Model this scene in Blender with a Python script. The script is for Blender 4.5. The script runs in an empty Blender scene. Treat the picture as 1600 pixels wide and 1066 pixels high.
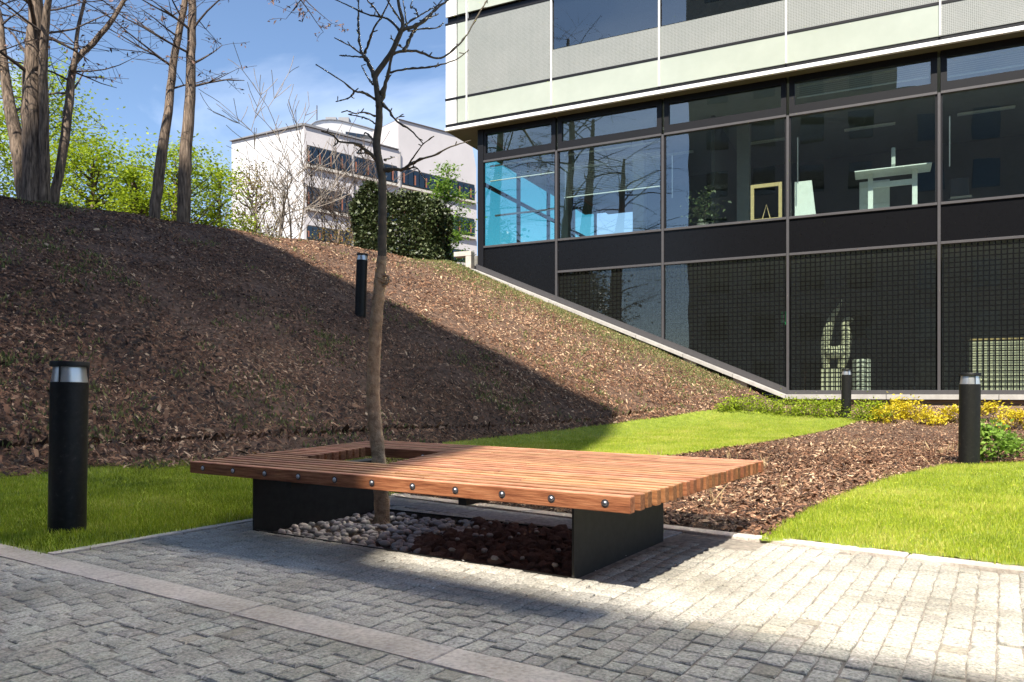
import bpy, math, random
import numpy as np
from mathutils import Vector, Matrix
R = math.radians
rng = np.random.default_rng(7)
random.seed(7)
scene = bpy.context.scene
COL = scene.collection

# ------------------------------------------------------------------ camera
F = 1185.0            # focal length in photo pixels (photo is 1600 x 1066)
HOR = 614.0           # row of the horizon
H = 0.90              # camera height
cam_d = bpy.data.cameras.new('camera')
cam_d.sensor_width = 36.0
cam_d.lens = F / 1600 * 36.0
cam_d.shift_y = (HOR - 533.0) / 1600
cam_d.clip_start = 0.05
cam_d.clip_end = 3000
cam = bpy.data.objects.new('camera', cam_d)
COL.objects.link(cam)
cam.location = (0, 0, H)
cam.rotation_euler = (R(90), 0, 0)
scene.camera = cam

# ------------------------------------------------------------------ light
ELEV = R(52)
TR = Vector((0.242, 0.970, 0)).normalized()          # where the sunlight travels to
SUN = Vector((TR.x * math.cos(ELEV), TR.y * math.cos(ELEV), -math.sin(ELEV)))
world = bpy.data.worlds.new('World')
scene.world = world
world.use_nodes = True
wn, wl = world.node_tree.nodes, world.node_tree.links
wn.clear()
sky = wn.new('ShaderNodeTexSky')
sky.sky_type = 'NISHITA'
sky.sun_disc = False
sky.sun_elevation = ELEV
sky.sun_rotation = math.atan2(-TR.x, -TR.y)
sky.altitude = 200
sky.air_density = 1.0
sky.dust_density = 0.35
sky.ozone_density = 3.0
wtc = wn.new('ShaderNodeTexCoord')
wmp = wn.new('ShaderNodeMapping')
wmp.inputs['Scale'].default_value = (1.4, 1.6, 2.6)
wmp.inputs['Rotation'].default_value = (0.2, 0.5, 0.3)
wno = wn.new('ShaderNodeTexNoise')
wno.inputs['Scale'].default_value = 1.5
wno.inputs['Detail'].default_value = 7
wno.inputs['Roughness'].default_value = 0.55
wno.inputs['Distortion'].default_value = 0.4
wrp = wn.new('ShaderNodeValToRGB')
wrp.color_ramp.elements[0].position = 0.49
wrp.color_ramp.elements[0].color = (0, 0, 0, 1)
wrp.color_ramp.elements[1].position = 0.80
wrp.color_ramp.elements[1].color = (0.48, 0.48, 0.48, 1)
wmx = wn.new('ShaderNodeMix'); wmx.data_type = 'RGBA'
wmx.inputs['B'].default_value = (9.5, 10.2, 11.5, 1)
wbg = wn.new('ShaderNodeBackground')
wbg.inputs['Strength'].default_value = 0.10
wout = wn.new('ShaderNodeOutputWorld')
wl.new(wtc.outputs['Generated'], wmp.inputs['Vector'])
wl.new(wmp.outputs['Vector'], wno.inputs['Vector'])
wl.new(wno.outputs['Fac'], wrp.inputs['Fac'])
wl.new(wrp.outputs['Color'], wmx.inputs['Factor'])
wl.new(sky.outputs['Color'], wmx.inputs['A'])
wl.new(wmx.outputs['Result'], wbg.inputs['Color'])
wl.new(wbg.outputs['Background'], wout.inputs['Surface'])

sun_d = bpy.data.lights.new('sun', 'SUN')
sun_d.energy = 5.0
sun_d.angle = R(0.53)
sun_d.color = (1.0, 0.93, 0.82)
sun = bpy.data.objects.new('sun', sun_d)
COL.objects.link(sun)
sun.location = (-10, -30, 40)
sun.rotation_euler = SUN.to_track_quat('-Z', 'Y').to_euler()

scene.view_settings.view_transform = 'Standard'
scene.view_settings.look = 'None'
scene.view_settings.exposure = 1.05
scene.view_settings.gamma = 1.0
scene.view_settings.use_curve_mapping = False
scene.render.engine = 'CYCLES'
scene.cycles.use_denoising = True
scene.cycles.max_bounces = 8
scene.cycles.transparent_max_bounces = 24
scene.cycles.sample_clamp_indirect = 30.0
scene.cycles.blur_glossy = 0.0

# ------------------------------------------------------------------ material helpers
MATS = {}
def srgb(h):
    v = [int(h[i:i + 2], 16) / 255 for i in (0, 2, 4)]
    return tuple(c / 12.92 if c <= 0.04045 else ((c + 0.055) / 1.055) ** 2.4 for c in v)

def new_mat(name):
    m = bpy.data.materials.new(name)
    m.use_nodes = True
    nt = m.node_tree
    b = nt.nodes.get('Principled BSDF')
    MATS[name] = m
    return m, nt.nodes, nt.links, b

def noisy(name, stops, scale=6.0, rough=0.8, detail=5, bump=0.0, bscale=None, stretch=(1, 1, 1), metallic=0.0,
          coord='Object', spec=0.5, rnd=0.0, hue=0.0):
    """noise -> colour ramp, optional bump, optional brightness change from object to object"""
    m, n, l, b = new_mat(name)
    tc = n.new('ShaderNodeTexCoord')
    mp = n.new('ShaderNodeMapping')
    mp.inputs['Scale'].default_value = stretch
    l.new(tc.outputs[coord], mp.inputs['Vector'])
    vec = mp.outputs['Vector']
    oi = None
    if rnd or hue:
        oi = n.new('ShaderNodeObjectInfo')
        add = n.new('ShaderNodeVectorMath'); add.operation = 'ADD'
        mul = n.new('ShaderNodeMath'); mul.operation = 'MULTIPLY'; mul.inputs[1].default_value = 37.0
        l.new(oi.outputs['Random'], mul.inputs[0])
        l.new(vec, add.inputs[0]); l.new(mul.outputs[0], add.inputs[1])
        vec = add.outputs[0]
    no = n.new('ShaderNodeTexNoise')
    no.inputs['Scale'].default_value = scale
    no.inputs['Detail'].default_value = detail
    no.inputs['Roughness'].default_value = 0.6
    l.new(vec, no.inputs['Vector'])
    rp = n.new('ShaderNodeValToRGB')
    els = rp.color_ramp.elements
    while len(els) < len(stops):
        els.new(0.5)
    for e, (p, c) in zip(els, stops):
        e.position = p; e.color = (*c, 1)
    l.new(no.outputs['Fac'], rp.inputs['Fac'])
    colr = rp.outputs['Color']
    if rnd or hue:
        hs = n.new('ShaderNodeHueSaturation')
        mr = n.new('ShaderNodeMapRange')
        mr.inputs['To Min'].default_value = 1 - rnd; mr.inputs['To Max'].default_value = 1 + rnd
        l.new(oi.outputs['Random'], mr.inputs['Value'])
        l.new(mr.outputs['Result'], hs.inputs['Value'])
        if hue:
            m2 = n.new('ShaderNodeMath'); m2.operation = 'MULTIPLY'; m2.inputs[1].default_value = 7.31
            m3 = n.new('ShaderNodeMath'); m3.operation = 'FRACT'
            mh = n.new('ShaderNodeMapRange')
            mh.inputs['To Min'].default_value = 0.5 - hue; mh.inputs['To Max'].default_value = 0.5 + hue
            l.new(oi.outputs['Random'], m2.inputs[0]); l.new(m2.outputs[0], m3.inputs[0])
            l.new(m3.outputs[0], mh.inputs['Value']); l.new(mh.outputs['Result'], hs.inputs['Hue'])
        l.new(colr, hs.inputs['Color'])
        colr = hs.outputs['Color']
    l.new(colr, b.inputs['Base Color'])
    b.inputs['Roughness'].default_value = rough
    b.inputs['Metallic'].default_value = metallic
    b.inputs['Specular IOR Level'].default_value = spec
    if bump:
        bp = n.new('ShaderNodeBump')
        bp.inputs['Strength'].default_value = bump
        bp.inputs['Distance'].default_value = 0.01
        if bscale:
            no2 = n.new('ShaderNodeTexNoise')
            no2.inputs['Scale'].default_value = bscale
            no2.inputs['Detail'].default_value = 6
            l.new(vec, no2.inputs['Vector'])
            l.new(no2.outputs['Fac'], bp.inputs['Height'])
        else:
            l.new(no.outputs['Fac'], bp.inputs['Height'])
        l.new(bp.outputs['Normal'], b.inputs['Normal'])
    return m

def toned(name, stops, rough=0.8, trans=0.0, spec=0.3):
    """colour from the 'tone' value that each leaf, blade or chip carries"""
    m, n, l, b = new_mat(name)
    at = n.new('ShaderNodeAttribute'); at.attribute_name = 'tone'
    rp = n.new('ShaderNodeValToRGB')
    els = rp.color_ramp.elements
    while len(els) < len(stops):
        els.new(0.5)
    for e, (p, c) in zip(els, stops):
        e.position = p; e.color = (*c, 1)
    l.new(at.outputs['Fac'], rp.inputs['Fac'])
    l.new(rp.outputs['Color'], b.inputs['Base Color'])
    b.inputs['Roughness'].default_value = rough
    b.inputs['Specular IOR Level'].default_value = spec
    if trans:
        tr = n.new('ShaderNodeBsdfTranslucent')
        l.new(rp.outputs['Color'], tr.inputs['Color'])
        mx = n.new('ShaderNodeMixShader'); mx.inputs['Fac'].default_value = trans
        l.new(b.outputs[0], mx.inputs[1]); l.new(tr.outputs[0], mx.inputs[2])
        l.new(mx.outputs[0], n['Material Output'].inputs['Surface'])
    return m

def glass(name, tint, refl=1.0, rough=0.0, base=0.04, frit=False, mirror=(0.92, 0.97, 1.0)):
    """thin window glass: tinted see-through mixed with a mirror by the angle of view"""
    m, n, l, b = new_mat(name)
    n.remove(b)
    tr = n.new('ShaderNodeBsdfTransparent'); tr.inputs['Color'].default_value = (*tint, 1)
    gl = n.new('ShaderNodeBsdfGlossy'); gl.inputs['Roughness'].default_value = rough
    gl.inputs['Color'].default_value = (*mirror, 1)
    lw = n.new('ShaderNodeLayerWeight'); lw.inputs['Blend'].default_value = 0.35
    mr = n.new('ShaderNodeMapRange')
    mr.inputs['To Min'].default_value = base; mr.inputs['To Max'].default_value = refl
    l.new(lw.outputs['Fresnel'], mr.inputs['Value'])
    # float glass is never perfectly flat
    tc = n.new('ShaderNodeTexCoord')
    no = n.new('ShaderNodeTexNoise'); no.inputs['Scale'].default_value = 0.7; no.inputs['Detail'].default_value = 1
    bp = n.new('ShaderNodeBump'); bp.inputs['Strength'].default_value = 0.06; bp.inputs['Distance'].default_value = 0.05
    l.new(tc.outputs['Object'], no.inputs['Vector']); l.new(no.outputs['Fac'], bp.inputs['Height'])
    l.new(bp.outputs['Normal'], gl.inputs['Normal'])
    under = tr.outputs[0]
    if frit:
        sp = n.new('ShaderNodeSeparateXYZ')
        l.new(tc.outputs['Object'], sp.inputs[0])
        masks = []
        for ax in ('X', 'Z'):
            mu = n.new('ShaderNodeMath'); mu.operation = 'MULTIPLY'; mu.inputs[1].default_value = 1 / 0.118
            fr = n.new('ShaderNodeMath'); fr.operation = 'FRACT'
            gt = n.new('ShaderNodeMath'); gt.operation = 'GREATER_THAN'; gt.inputs[1].default_value = 0.24
            l.new(sp.outputs[ax], mu.inputs[0]); l.new(mu.outputs[0], fr.inputs[0]); l.new(fr.outputs[0], gt.inputs[0])
            masks.append(gt.outputs[0])
        an0 = n.new('ShaderNodeMath'); an0.operation = 'MULTIPLY'
        l.new(masks[0], an0.inputs[0]); l.new(masks[1], an0.inputs[1])
        bk = n.new('ShaderNodeMath'); bk.operation = 'GREATER_THAN'; bk.inputs[1].default_value = 0.0   # print is on the outer face only
        l.new(sp.outputs['Y'], bk.inputs[0])
        an = n.new('ShaderNodeMath'); an.operation = 'MAXIMUM'
        l.new(an0.outputs[0], an.inputs[0]); l.new(bk.outputs[0], an.inputs[1])
        ink = n.new('ShaderNodeBsdfDiffuse'); ink.inputs['Color'].default_value = (0.006, 0.006, 0.006, 1)
        sq = n.new('ShaderNodeBsdfDiffuse'); sq.inputs['Color'].default_value = (0.05, 0.056, 0.05, 1)
        sqm = n.new('ShaderNodeMixShader'); sqm.inputs['Fac'].default_value = 0.3
        l.new(tr.outputs[0], sqm.inputs[1]); l.new(sq.outputs[0], sqm.inputs[2])
        iv = n.new('ShaderNodeMath'); iv.operation = 'MULTIPLY_ADD'; iv.inputs[1].default_value = -0.22; iv.inputs[2].default_value = 0.22
        l.new(bk.outputs[0], iv.inputs[0]); l.new(iv.outputs[0], sqm.inputs['Fac'])
        fm = n.new('ShaderNodeMixShader')
        l.new(an.outputs[0], fm.inputs['Fac']); l.new(ink.outputs[0], fm.inputs[1]); l.new(sqm.outputs[0], fm.inputs[2])
        under = fm.outputs[0]
    ge = n.new('ShaderNodeNewGeometry')
    inv = n.new('ShaderNodeMath'); inv.operation = 'SUBTRACT'; inv.inputs[0].default_value = 1.0
    fac = n.new('ShaderNodeMath'); fac.operation = 'MULTIPLY'          # the inner face adds no second mirror
    l.new(ge.outputs['Backfacing'], inv.inputs[1]); l.new(inv.outputs[0], fac.inputs[0]); l.new(mr.outputs['Result'], fac.inputs[1])
    mx = n.new('ShaderNodeMixShader')
    l.new(fac.outputs[0], mx.inputs['Fac'])
    l.new(under, mx.inputs[1]); l.new(gl.outputs[0], mx.inputs[2])
    l.new(mx.outputs[0], n['Material Output'].inputs['Surface'])
    return m

def plain(name, col, rough=0.5, metallic=0.0, spec=0.5):
    return noisy(name, [(0.3, tuple(c * 0.92 for c in col)), (0.7, tuple(min(1, c * 1.06) for c in col))],
                 scale=9, rough=rough, metallic=metallic, spec=spec)

# ------------------------------------------------------------------ mesh helpers
def tag(o, label=None, category=None, group=None, kind=None):
    if label: o['label'] = label
    if category: o["category"] = category
    if group: o['group'] = group
    if kind: o['kind'] = kind
    return o

def empty(name, loc=(0, 0, 0), rz=0.0, **kw):
    o = bpy.data.objects.new(name, None)
    COL.objects.link(o)
    o.location = loc; o.rotation_euler = (0, 0, rz)
    o.empty_display_size = 0.2
    return tag(o, **kw)

def link(name, me, m, parent=None, loc=None, rot=None, **kw):
    o = bpy.data.objects.new(name, me)
    COL.objects.link(o)
    if m is not None and not me.materials:
        me.materials.append(MATS[m] if isinstance(m, str) else m)
    if parent is not None: o.parent = parent
    if loc is not None: o.location = loc
    if rot is not None: o.rotation_euler = rot
    return tag(o, **kw)

def mesh_np(name, V, faces_flat, sizes, tone=None, smooth=False):
    """fast mesh from numpy: V (n,3), loop vertex indices, face sizes"""
    me = bpy.data.meshes.new(name)
    V = np.asarray(V, dtype=np.float32)
    L = np.asarray(faces_flat, dtype=np.int32).ravel()
    S = np.asarray(sizes, dtype=np.int32)
    me.vertices.add(len(V)); me.vertices.foreach_set('co', V.ravel())
    me.loops.add(len(L)); me.loops.foreach_set('vertex_index', L)
    me.polygons.add(len(S))
    st = np.zeros(len(S), dtype=np.int32); st[1:] = np.cumsum(S)[:-1]
    me.polygons.foreach_set('loop_start', st)
    if smooth:
        me.polygons.foreach_set('use_smooth', np.ones(len(S), dtype=bool))
    if tone is not None:
        a = me.attributes.new('tone', 'FLOAT', 'POINT')
        a.data.foreach_set('value', np.asarray(tone, dtype=np.float32))
    me.update(calc_edges=True)
    me.validate()
    return me

class MB:
    def __init__(self):
        self.v, self.f, self.t = [], [], []
    def add(self, verts, faces):
        o = len(self.v)
        self.v += [tuple(p) for p in verts]
        self.f += [tuple(i + o for i in f) for f in faces]
        return self
    def box(self, x0, x1, y0, y1, z0, z1, c=0.0):
        if c <= 0:
            V = [(x, y, z) for z in (z0, z1) for y in (y0, y1) for x in (x0, x1)]
            return self.add(V, [(0, 2, 3, 1), (4, 5, 7, 6), (0, 1, 5, 4), (2, 6, 7, 3), (0, 4, 6, 2), (1, 3, 7, 5)])
        V, ids = [], {}
        for sx in (0, 1):
            for sy in (0, 1):
                for sz in (0, 1):
                    X, Y, Z = (x0, x1)[sx], (y0, y1)[sy], (z0, z1)[sz]
                    ix, iy, iz = (c, -c)[sx], (c, -c)[sy], (c, -c)[sz]
                    for k, p in enumerate(((X, Y + iy, Z + iz), (X + ix, Y, Z + iz), (X + ix, Y + iy, Z))):
                        ids[sx, sy, sz, k] = len(V); V.append(p)
        fs = []
        for s in (0, 1):
            fs.append([ids[s, a, b, 0] for a, b in ((0, 0), (1, 0), (1, 1), (0, 1))][::1 if s else -1])
            fs.append([ids[a, s, b, 1] for a, b in ((0, 0), (0, 1), (1, 1), (1, 0))][::1 if s else -1])
            fs.append([ids[a, b, s, 2] for a, b in ((0, 0), (1, 0), (1, 1), (0, 1))][::1 if s else -1])
        for a in (0, 1):
            for b in (0, 1):
                fs.append((ids[0, a, b, 1], ids[0, a, b, 2], ids[1, a, b, 2], ids[1, a, b, 1]))
                fs.append((ids[a, 0, b, 0], ids[a, 0, b, 2], ids[a, 1, b, 2], ids[a, 1, b, 0]))
                fs.append((ids[a, b, 0, 0], ids[a, b, 0, 1], ids[a, b, 1, 1], ids[a, b, 1, 0]))
                for d in (0, 1):
                    fs.append((ids[a, b, d, 0], ids[a, b, d, 1], ids[a, b, d, 2]))
        return self.add(V, fs)
    def prism(self, poly, z0, z1):
        """vertical prism over a plan polygon (z0/z1 numbers or lists)"""
        n = len(poly)
        za = z0 if isinstance(z0, (list, tuple)) else [z0] * n
        zb = z1 if isinstance(z1, (list, tuple)) else [z1] * n
        V = [(p[0], p[1], a) for p, a in zip(poly, za)] + [(p[0], p[1], b) for p, b in zip(poly, zb)]
        fs = [tuple(range(n))[::-1], tuple(range(n, 2 * n))]
        fs += [(i, (i + 1) % n, n + (i + 1) % n, n + i) for i in range(n)]
        return self.add(V, fs)
    def lathe(self, prof, seg=20, cx=0.0, cy=0.0):
        V, fs = [], []
        for r, z in prof:
            for k in range(seg):
                a = 2 * math.pi * k / seg
                V.append((cx + r * math.cos(a), cy + r * math.sin(a), z))
        for i in range(len(prof) - 1):
            for k in range(seg):
                k2 = (k + 1) % seg
                fs.append((i * seg + k, i * seg + k2, (i + 1) * seg + k2, (i + 1) * seg + k))
        fs.append(tuple(range(seg))[::-1])
        fs.append(tuple((len(prof) - 1) * seg + k for k in range(seg)))
        return self.add(V, fs)
    def tube(self, pts, rad, seg=6, cap=True):
        pts = [Vector(p) for p in pts]
        n = len(pts)
        if not hasattr(rad, '__len__'): rad = [rad] * n
        V, fs = [], []
        side = None
        for i in range(n):
            d = (pts[min(i + 1, n - 1)] - pts[max(i - 1, 0)])
            if d.length < 1e-9: d = Vector((0, 0, 1))
            d.normalize()
            if side is None:
                ref = Vector((0, 1, 0)) if abs(d.y) < 0.9 else Vector((1, 0, 0))
                side = d.cross(ref).normalized()
            else:
                side = (side - d * side.dot(d))
                if side.length < 1e-6: side = d.cross(Vector((1, 0, 0)))
                side.normalize()
            up = d.cross(side)
            for k in range(seg):
                a = 2 * math.pi * k / seg
                V.append(pts[i] + (side * math.cos(a) + up * math.sin(a)) * rad[i])
        for i in range(n - 1):
            for k in range(seg):
                k2 = (k + 1) % seg
                fs.append((i * seg + k, i * seg + k2, (i + 1) * seg + k2, (i + 1) * seg + k))
        if cap:
            fs.append(tuple(range(seg))[::-1]); fs.append(tuple((n - 1) * seg + k for k in range(seg)))
        return self.add(V, fs)
    def mesh(self, name, smooth=False, angle=None):
        me = bpy.data.meshes.new(name)
        me.from_pydata(self.v, [], self.f)
        import bmesh
        bm = bmesh.new(); bm.from_mesh(me)
        bmesh.ops.recalc_face_normals(bm, faces=bm.faces)
        bm.to_mesh(me); bm.free()
        if smooth:
            me.polygons.foreach_set('use_smooth', np.ones(len(me.polygons), dtype=bool))
            if angle: me.set_sharp_from_angle(angle=R(angle))
        me.update()
        return me
    def build(self, name, m, parent=None, smooth=False, angle=None, **kw):
        return link(name, self.mesh(name, smooth, angle), m, parent, **kw)

def resample(pts, rad, step, wob=0.0, rs=random):
    """densify a polyline (Catmull-Rom) and let it wander a little"""
    P = [Vector(p) for p in pts]
    out, ro = [], []
    for i in range(len(P) - 1):
        p0, p1, p2, p3 = P[max(i - 1, 0)], P[i], P[i + 1], P[min(i + 2, len(P) - 1)]
        k = max(1, int((p2 - p1).length / step))
        for j in range(k):
            t = j / k
            q = 0.5 * ((2 * p1) + (p2 - p0) * t + (2 * p0 - 5 * p1 + 4 * p2 - p3) * t * t + (3 * p1 - p0 - 3 * p2 + p3) * t ** 3)
            r = rad[i] + (rad[i + 1] - rad[i]) * t
            if wob and (i or j):
                q += Vector((rs.uniform(-1, 1), rs.uniform(-1, 1), rs.uniform(-1, 1))) * wob * r
            out.append(q); ro.append(r)
    out.append(P[-1]); ro.append(rad[-1])
    return out, ro

# ------------------------------------------------------------------ where things are
def P(x, y, Y):
    """the point at distance Y on the ray of photo pixel (x, y)"""
    return Vector(((x - 800) / F * Y, Y, H - (y - HOR) / F * Y))
def G(x, y):
    """the point of the level pavement under photo pixel (x, y)"""
    return P(x, y, F * H / (y - HOR))

# the glass front: origin, direction along it (to the right), direction inwards
FO = np.array((7.21, 19.69)); FT = np.array((0.8990, -0.4380)); FN = np.array((0.4380, 0.8990))
FANG = math.atan2(FT[1], FT[0])

def terrain(x, y):
    x = np.asarray(x, dtype=float); y = np.asarray(y, dtype=float)
    a = (x - FO[0]) * FT[0] + (y - FO[1]) * FT[1]
    s = -((x - FO[0]) * FN[0] + (y - FO[1]) * FN[1])
    g = 0.62 * np.clip(1 - np.clip(s, 0, None) / 10, 0, 1) ** 2.5
    d = (-x + y - 13.35) / 1.4142
    dd = np.where(d > 0.5, d - 0.25, np.where(d > -0.5, (d + 0.5) ** 2 / 2, 0.0))   # rounded toe
    dd = dd - np.maximum(dd - 0, 0) * 0 + 0.0
    ramp = 0.60 * dd - 0.0062 * np.minimum(dd, 14) ** 2
    top = 5.30
    k = 0.45
    hmin = np.clip(0.5 + 0.5 * (top - ramp) / k, 0, 1)
    ramp = top * (1 - hmin) + ramp * hmin - k * hmin * (1 - hmin)
    z = g + ramp * (1 - g / 8)
    zf = np.where(a > 0, 0.60, np.clip(0.60 - a * 0.4425, 0, 4.95))
    w = np.exp(-(np.clip(s, 0, None) / 2.2) ** 2) * np.clip((a + 13) / 3, 0, 1)
    z = z * (1 - w) + zf * w
    inside = (s < -0.25) & (a > -9.0) & (s > -14)
    z = np.where(inside, 0.4, z)
    wob = 0.035 * np.sin(x * 1.7 + 0.6 * y) * np.sin(y * 1.3 - 0.4 * x) + 0.02 * np.sin(3.1 * x + 1) * np.sin(2.7 * y)
    return z + wob * np.clip(d, 0, 1) * np.clip(s / 2, 0, 1)

def tz(x, y): return float(terrain(x, y))

def T(px, py, y0=2.5, y1=60):
    """the terrain point under photo pixel (px, py)"""
    Ys = np.geomspace(y0, y1, 4000)
    X = (px - 800) / F * Ys; Z = H - (py - HOR) / F * Ys
    hit = np.nonzero(Z <= terrain(X, Ys))[0]
    i = hit[0] if len(hit) else len(Ys) - 1
    return Vector((X[i], Ys[i], float(terrain(X[i], Ys[i]))))

# the bench frame: origin under its near right corner, u along its front, v to its back
BO = np.array((0.501, 3.209)); BU = np.array((0.8387, -0.5446)); BV = np.array((0.5446, 0.8387))
def pq(p, q, z=0.0):
    c = BO + p * BU + q * BV
    return Vector((c[0], c[1], z))
def to_pq(x, y):
    dx, dy = x - BO[0], y - BO[1]
    return dx * BU[0] + dy * BU[1], dx * BV[0] + dy * BV[1]

def inside_poly(poly, X, Y):
    X = np.asarray(X); Y = np.asarray(Y)
    res = np.zeros(X.shape, dtype=bool)
    n = len(poly)
    for i in range(n):
        x0, y0 = poly[i][0], poly[i][1]; x1, y1 = poly[(i + 1) % n][0], poly[(i + 1) % n][1]
        c = ((y0 > Y) != (y1 > Y)) & (X < (x1 - x0) * (Y - y0) / (y1 - y0 + 1e-12) + x0)
        res ^= c
    return res

# ------------------------------------------------------------------ materials
noisy('cobble', [(0.32, (0.13, 0.128, 0.115)), (0.46, (0.28, 0.272, 0.242)), (0.56, (0.36, 0.345, 0.305)), (0.72, (0.52, 0.495, 0.44))],
      scale=85, rough=0.85, bump=0.25, bscale=140, rnd=0.09, hue=0.02, coord='Object')
def cobble_mass():
    m = noisy('cobble_mass', [(0.32, (0.13, 0.128, 0.115)), (0.46, (0.28, 0.272, 0.242)), (0.56, (0.36, 0.345, 0.305)), (0.72, (0.52, 0.495, 0.44))],
              scale=85, rough=0.85, bump=0.25, bscale=140)
    n, l = m.node_tree.nodes, m.node_tree.links
    at = n.new('ShaderNodeAttribute'); at.attribute_name = 'tone'
    hs = n.new('ShaderNodeHueSaturation')
    mr = n.new('ShaderNodeMapRange'); mr.inputs['To Min'].default_value = 0.90; mr.inputs['To Max'].default_value = 1.10
    l.new(at.outputs['Fac'], mr.inputs['Value']); l.new(mr.outputs['Result'], hs.inputs['Value'])
    b = n['Principled BSDF']
    src = b.inputs['Base Color'].links[0].from_socket
    l.new(src, hs.inputs['Color']); l.new(hs.outputs['Color'], b.inputs['Base Color'])
cobble_mass()
def stains(name):
    """broad worn and damp patches that run over the stones"""
    m = MATS[name]; n, l = m.node_tree.nodes, m.node_tree.links
    b = n['Principled BSDF']; src = b.inputs['Base Color'].links[0].from_socket
    ge = n.new('ShaderNodeNewGeometry'); no = n.new('ShaderNodeTexNoise'); no.inputs['Scale'].default_value = 1.7; no.inputs['Detail'].default_value = 6
    rp = n.new('ShaderNodeValToRGB'); rp.color_ramp.elements[0].position = 0.36; rp.color_ramp.elements[0].color = (0.80, 0.775, 0.72, 1)
    rp.color_ramp.elements[1].position = 0.60; rp.color_ramp.elements[1].color = (1.22, 1.2, 1.17, 1)
    mx = n.new('ShaderNodeMix'); mx.data_type = 'RGBA'; mx.blend_type = 'MULTIPLY'; mx.inputs['Factor'].default_value = 1
    l.new(ge.outputs['Position'], no.inputs['Vector']); l.new(no.outputs['Fac'], rp.inputs['Fac'])
    l.new(src, mx.inputs['A']); l.new(rp.outputs['Color'], mx.inputs['B']); l.new(mx.outputs['Result'], b.inputs['Base Color'])
stains('cobble'); stains('cobble_mass')
noisy('cobble_ochre', [(0.3, (0.17, 0.155, 0.125)), (0.55, (0.32, 0.29, 0.23)), (0.75, (0.46, 0.42, 0.35))], scale=85, rough=0.85, bump=0.25, bscale=140, rnd=0.15)
noisy('joint_sand', [(0.3, (0.12, 0.105, 0.085)), (0.7, (0.30, 0.265, 0.22))], scale=25, rough=0.95, bump=0.4)
noisy('granite', [(0.35, (0.34, 0.30, 0.27)), (0.5, (0.45, 0.41, 0.37)), (0.68, (0.54, 0.49, 0.45))], scale=55, rough=0.75, bump=0.15, rnd=0.08)
stains('granite')
noisy('slab', [(0.35, (0.20, 0.20, 0.20)), (0.65, (0.36, 0.35, 0.34))], scale=35, rough=0.8, bump=0.2, rnd=0.1)
noisy('soil', [(0.3, (0.034, 0.020, 0.013)), (0.5, (0.095, 0.055, 0.035)), (0.72, (0.18, 0.11, 0.072))], scale=9, detail=9, rough=0.95, bump=1.0, bscale=40)
noisy('lawn_soil', [(0.35, (0.12, 0.165, 0.014)), (0.65, (0.22, 0.27, 0.03))], scale=7, rough=0.95, bump=0.5, bscale=60)
toned('bark_chip', [(0.0, (0.016, 0.007, 0.004)), (0.3, (0.070, 0.030, 0.015)), (0.6, (0.165, 0.076, 0.038)), (0.85, (0.30, 0.165, 0.092)), (1.0, (0.50, 0.35, 0.22))], rough=0.75, spec=0.35)
toned('grass', [(0.0, (0.075, 0.125, 0.008)), (0.45, (0.245, 0.325, 0.016)), (0.8, (0.40, 0.47, 0.035)), (1.0, (0.55, 0.50, 0.13))], rough=0.55, trans=0.35, spec=0.4)
toned('weed', [(0.0, (0.05, 0.075, 0.02)), (0.5, (0.13, 0.165, 0.05)), (1.0, (0.32, 0.32, 0.12))], rough=0.6, trans=0.3)
toned('straw', [(0.0, (0.25, 0.17, 0.08)), (1.0, (0.55, 0.42, 0.23))], rough=0.7, trans=0.2)
toned('spring_leaf', [(0.0, (0.10, 0.16, 0.010)), (0.5, (0.30, 0.40, 0.022)), (1.0, (0.50, 0.58, 0.05))], rough=0.5, trans=0.45)
toned('leaf', [(0.0, (0.06, 0.12, 0.018)), (0.5, (0.17, 0.30, 0.04)), (1.0, (0.33, 0.46, 0.09))], rough=0.5, trans=0.4)
toned('laurel_leaf', [(0.0, (0.012, 0.022, 0.007)), (0.55, (0.055, 0.080, 0.024)), (1.0, (0.22, 0.24, 0.12))], rough=0.48, trans=0.12, spec=0.45)
toned('russet_leaf', [(0.0, (0.12, 0.075, 0.03)), (0.5, (0.27, 0.20, 0.06)), (1.0, (0.36, 0.36, 0.09))], rough=0.6, trans=0.35)
toned('yellow_leaf', [(0.0, (0.28, 0.28, 0.02)), (0.5, (0.66, 0.53, 0.025)), (1.0, (0.85, 0.70, 0.07))], rough=0.5, trans=0.4)
toned('seed_pod', [(0.0, (0.07, 0.04, 0.028)), (1.0, (0.26, 0.155, 0.12))], rough=0.7)
noisy('bark', [(0.34, (0.035, 0.025, 0.018)), (0.5, (0.15, 0.108, 0.078)), (0.68, (0.30, 0.225, 0.165))], scale=7, detail=8, rough=0.9, bump=1.0, bscale=12, stretch=(4.0, 4.0, 0.45))
noisy('twig', [(0.3, (0.045, 0.032, 0.026)), (0.7, (0.12, 0.088, 0.07))], scale=20, rough=0.85)
noisy('pale_twig', [(0.3, (0.17, 0.14, 0.115)), (0.7, (0.34, 0.29, 0.24))], scale=10, rough=0.85)
noisy('young_bark', [(0.3, (0.055, 0.045, 0.030)), (0.7, (0.13, 0.105, 0.07))], scale=22, rough=0.75, bump=0.3)
noisy('burlap', [(0.3, (0.20, 0.13, 0.075)), (0.5, (0.36, 0.25, 0.15)), (0.72, (0.50, 0.37, 0.235))], scale=24, detail=8, rough=0.95, bump=0.9, bscale=90)
noisy('pebble', [(0.3, (0.24, 0.215, 0.195)), (0.7, (0.46, 0.42, 0.385))], scale=8, rough=0.6, rnd=0.22, hue=0.02)
noisy('lava', [(0.3, (0.06, 0.030, 0.021)), (0.7, (0.22, 0.12, 0.088))], scale=14, rough=0.95, bump=0.9, bscale=45, rnd=0.3)
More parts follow.
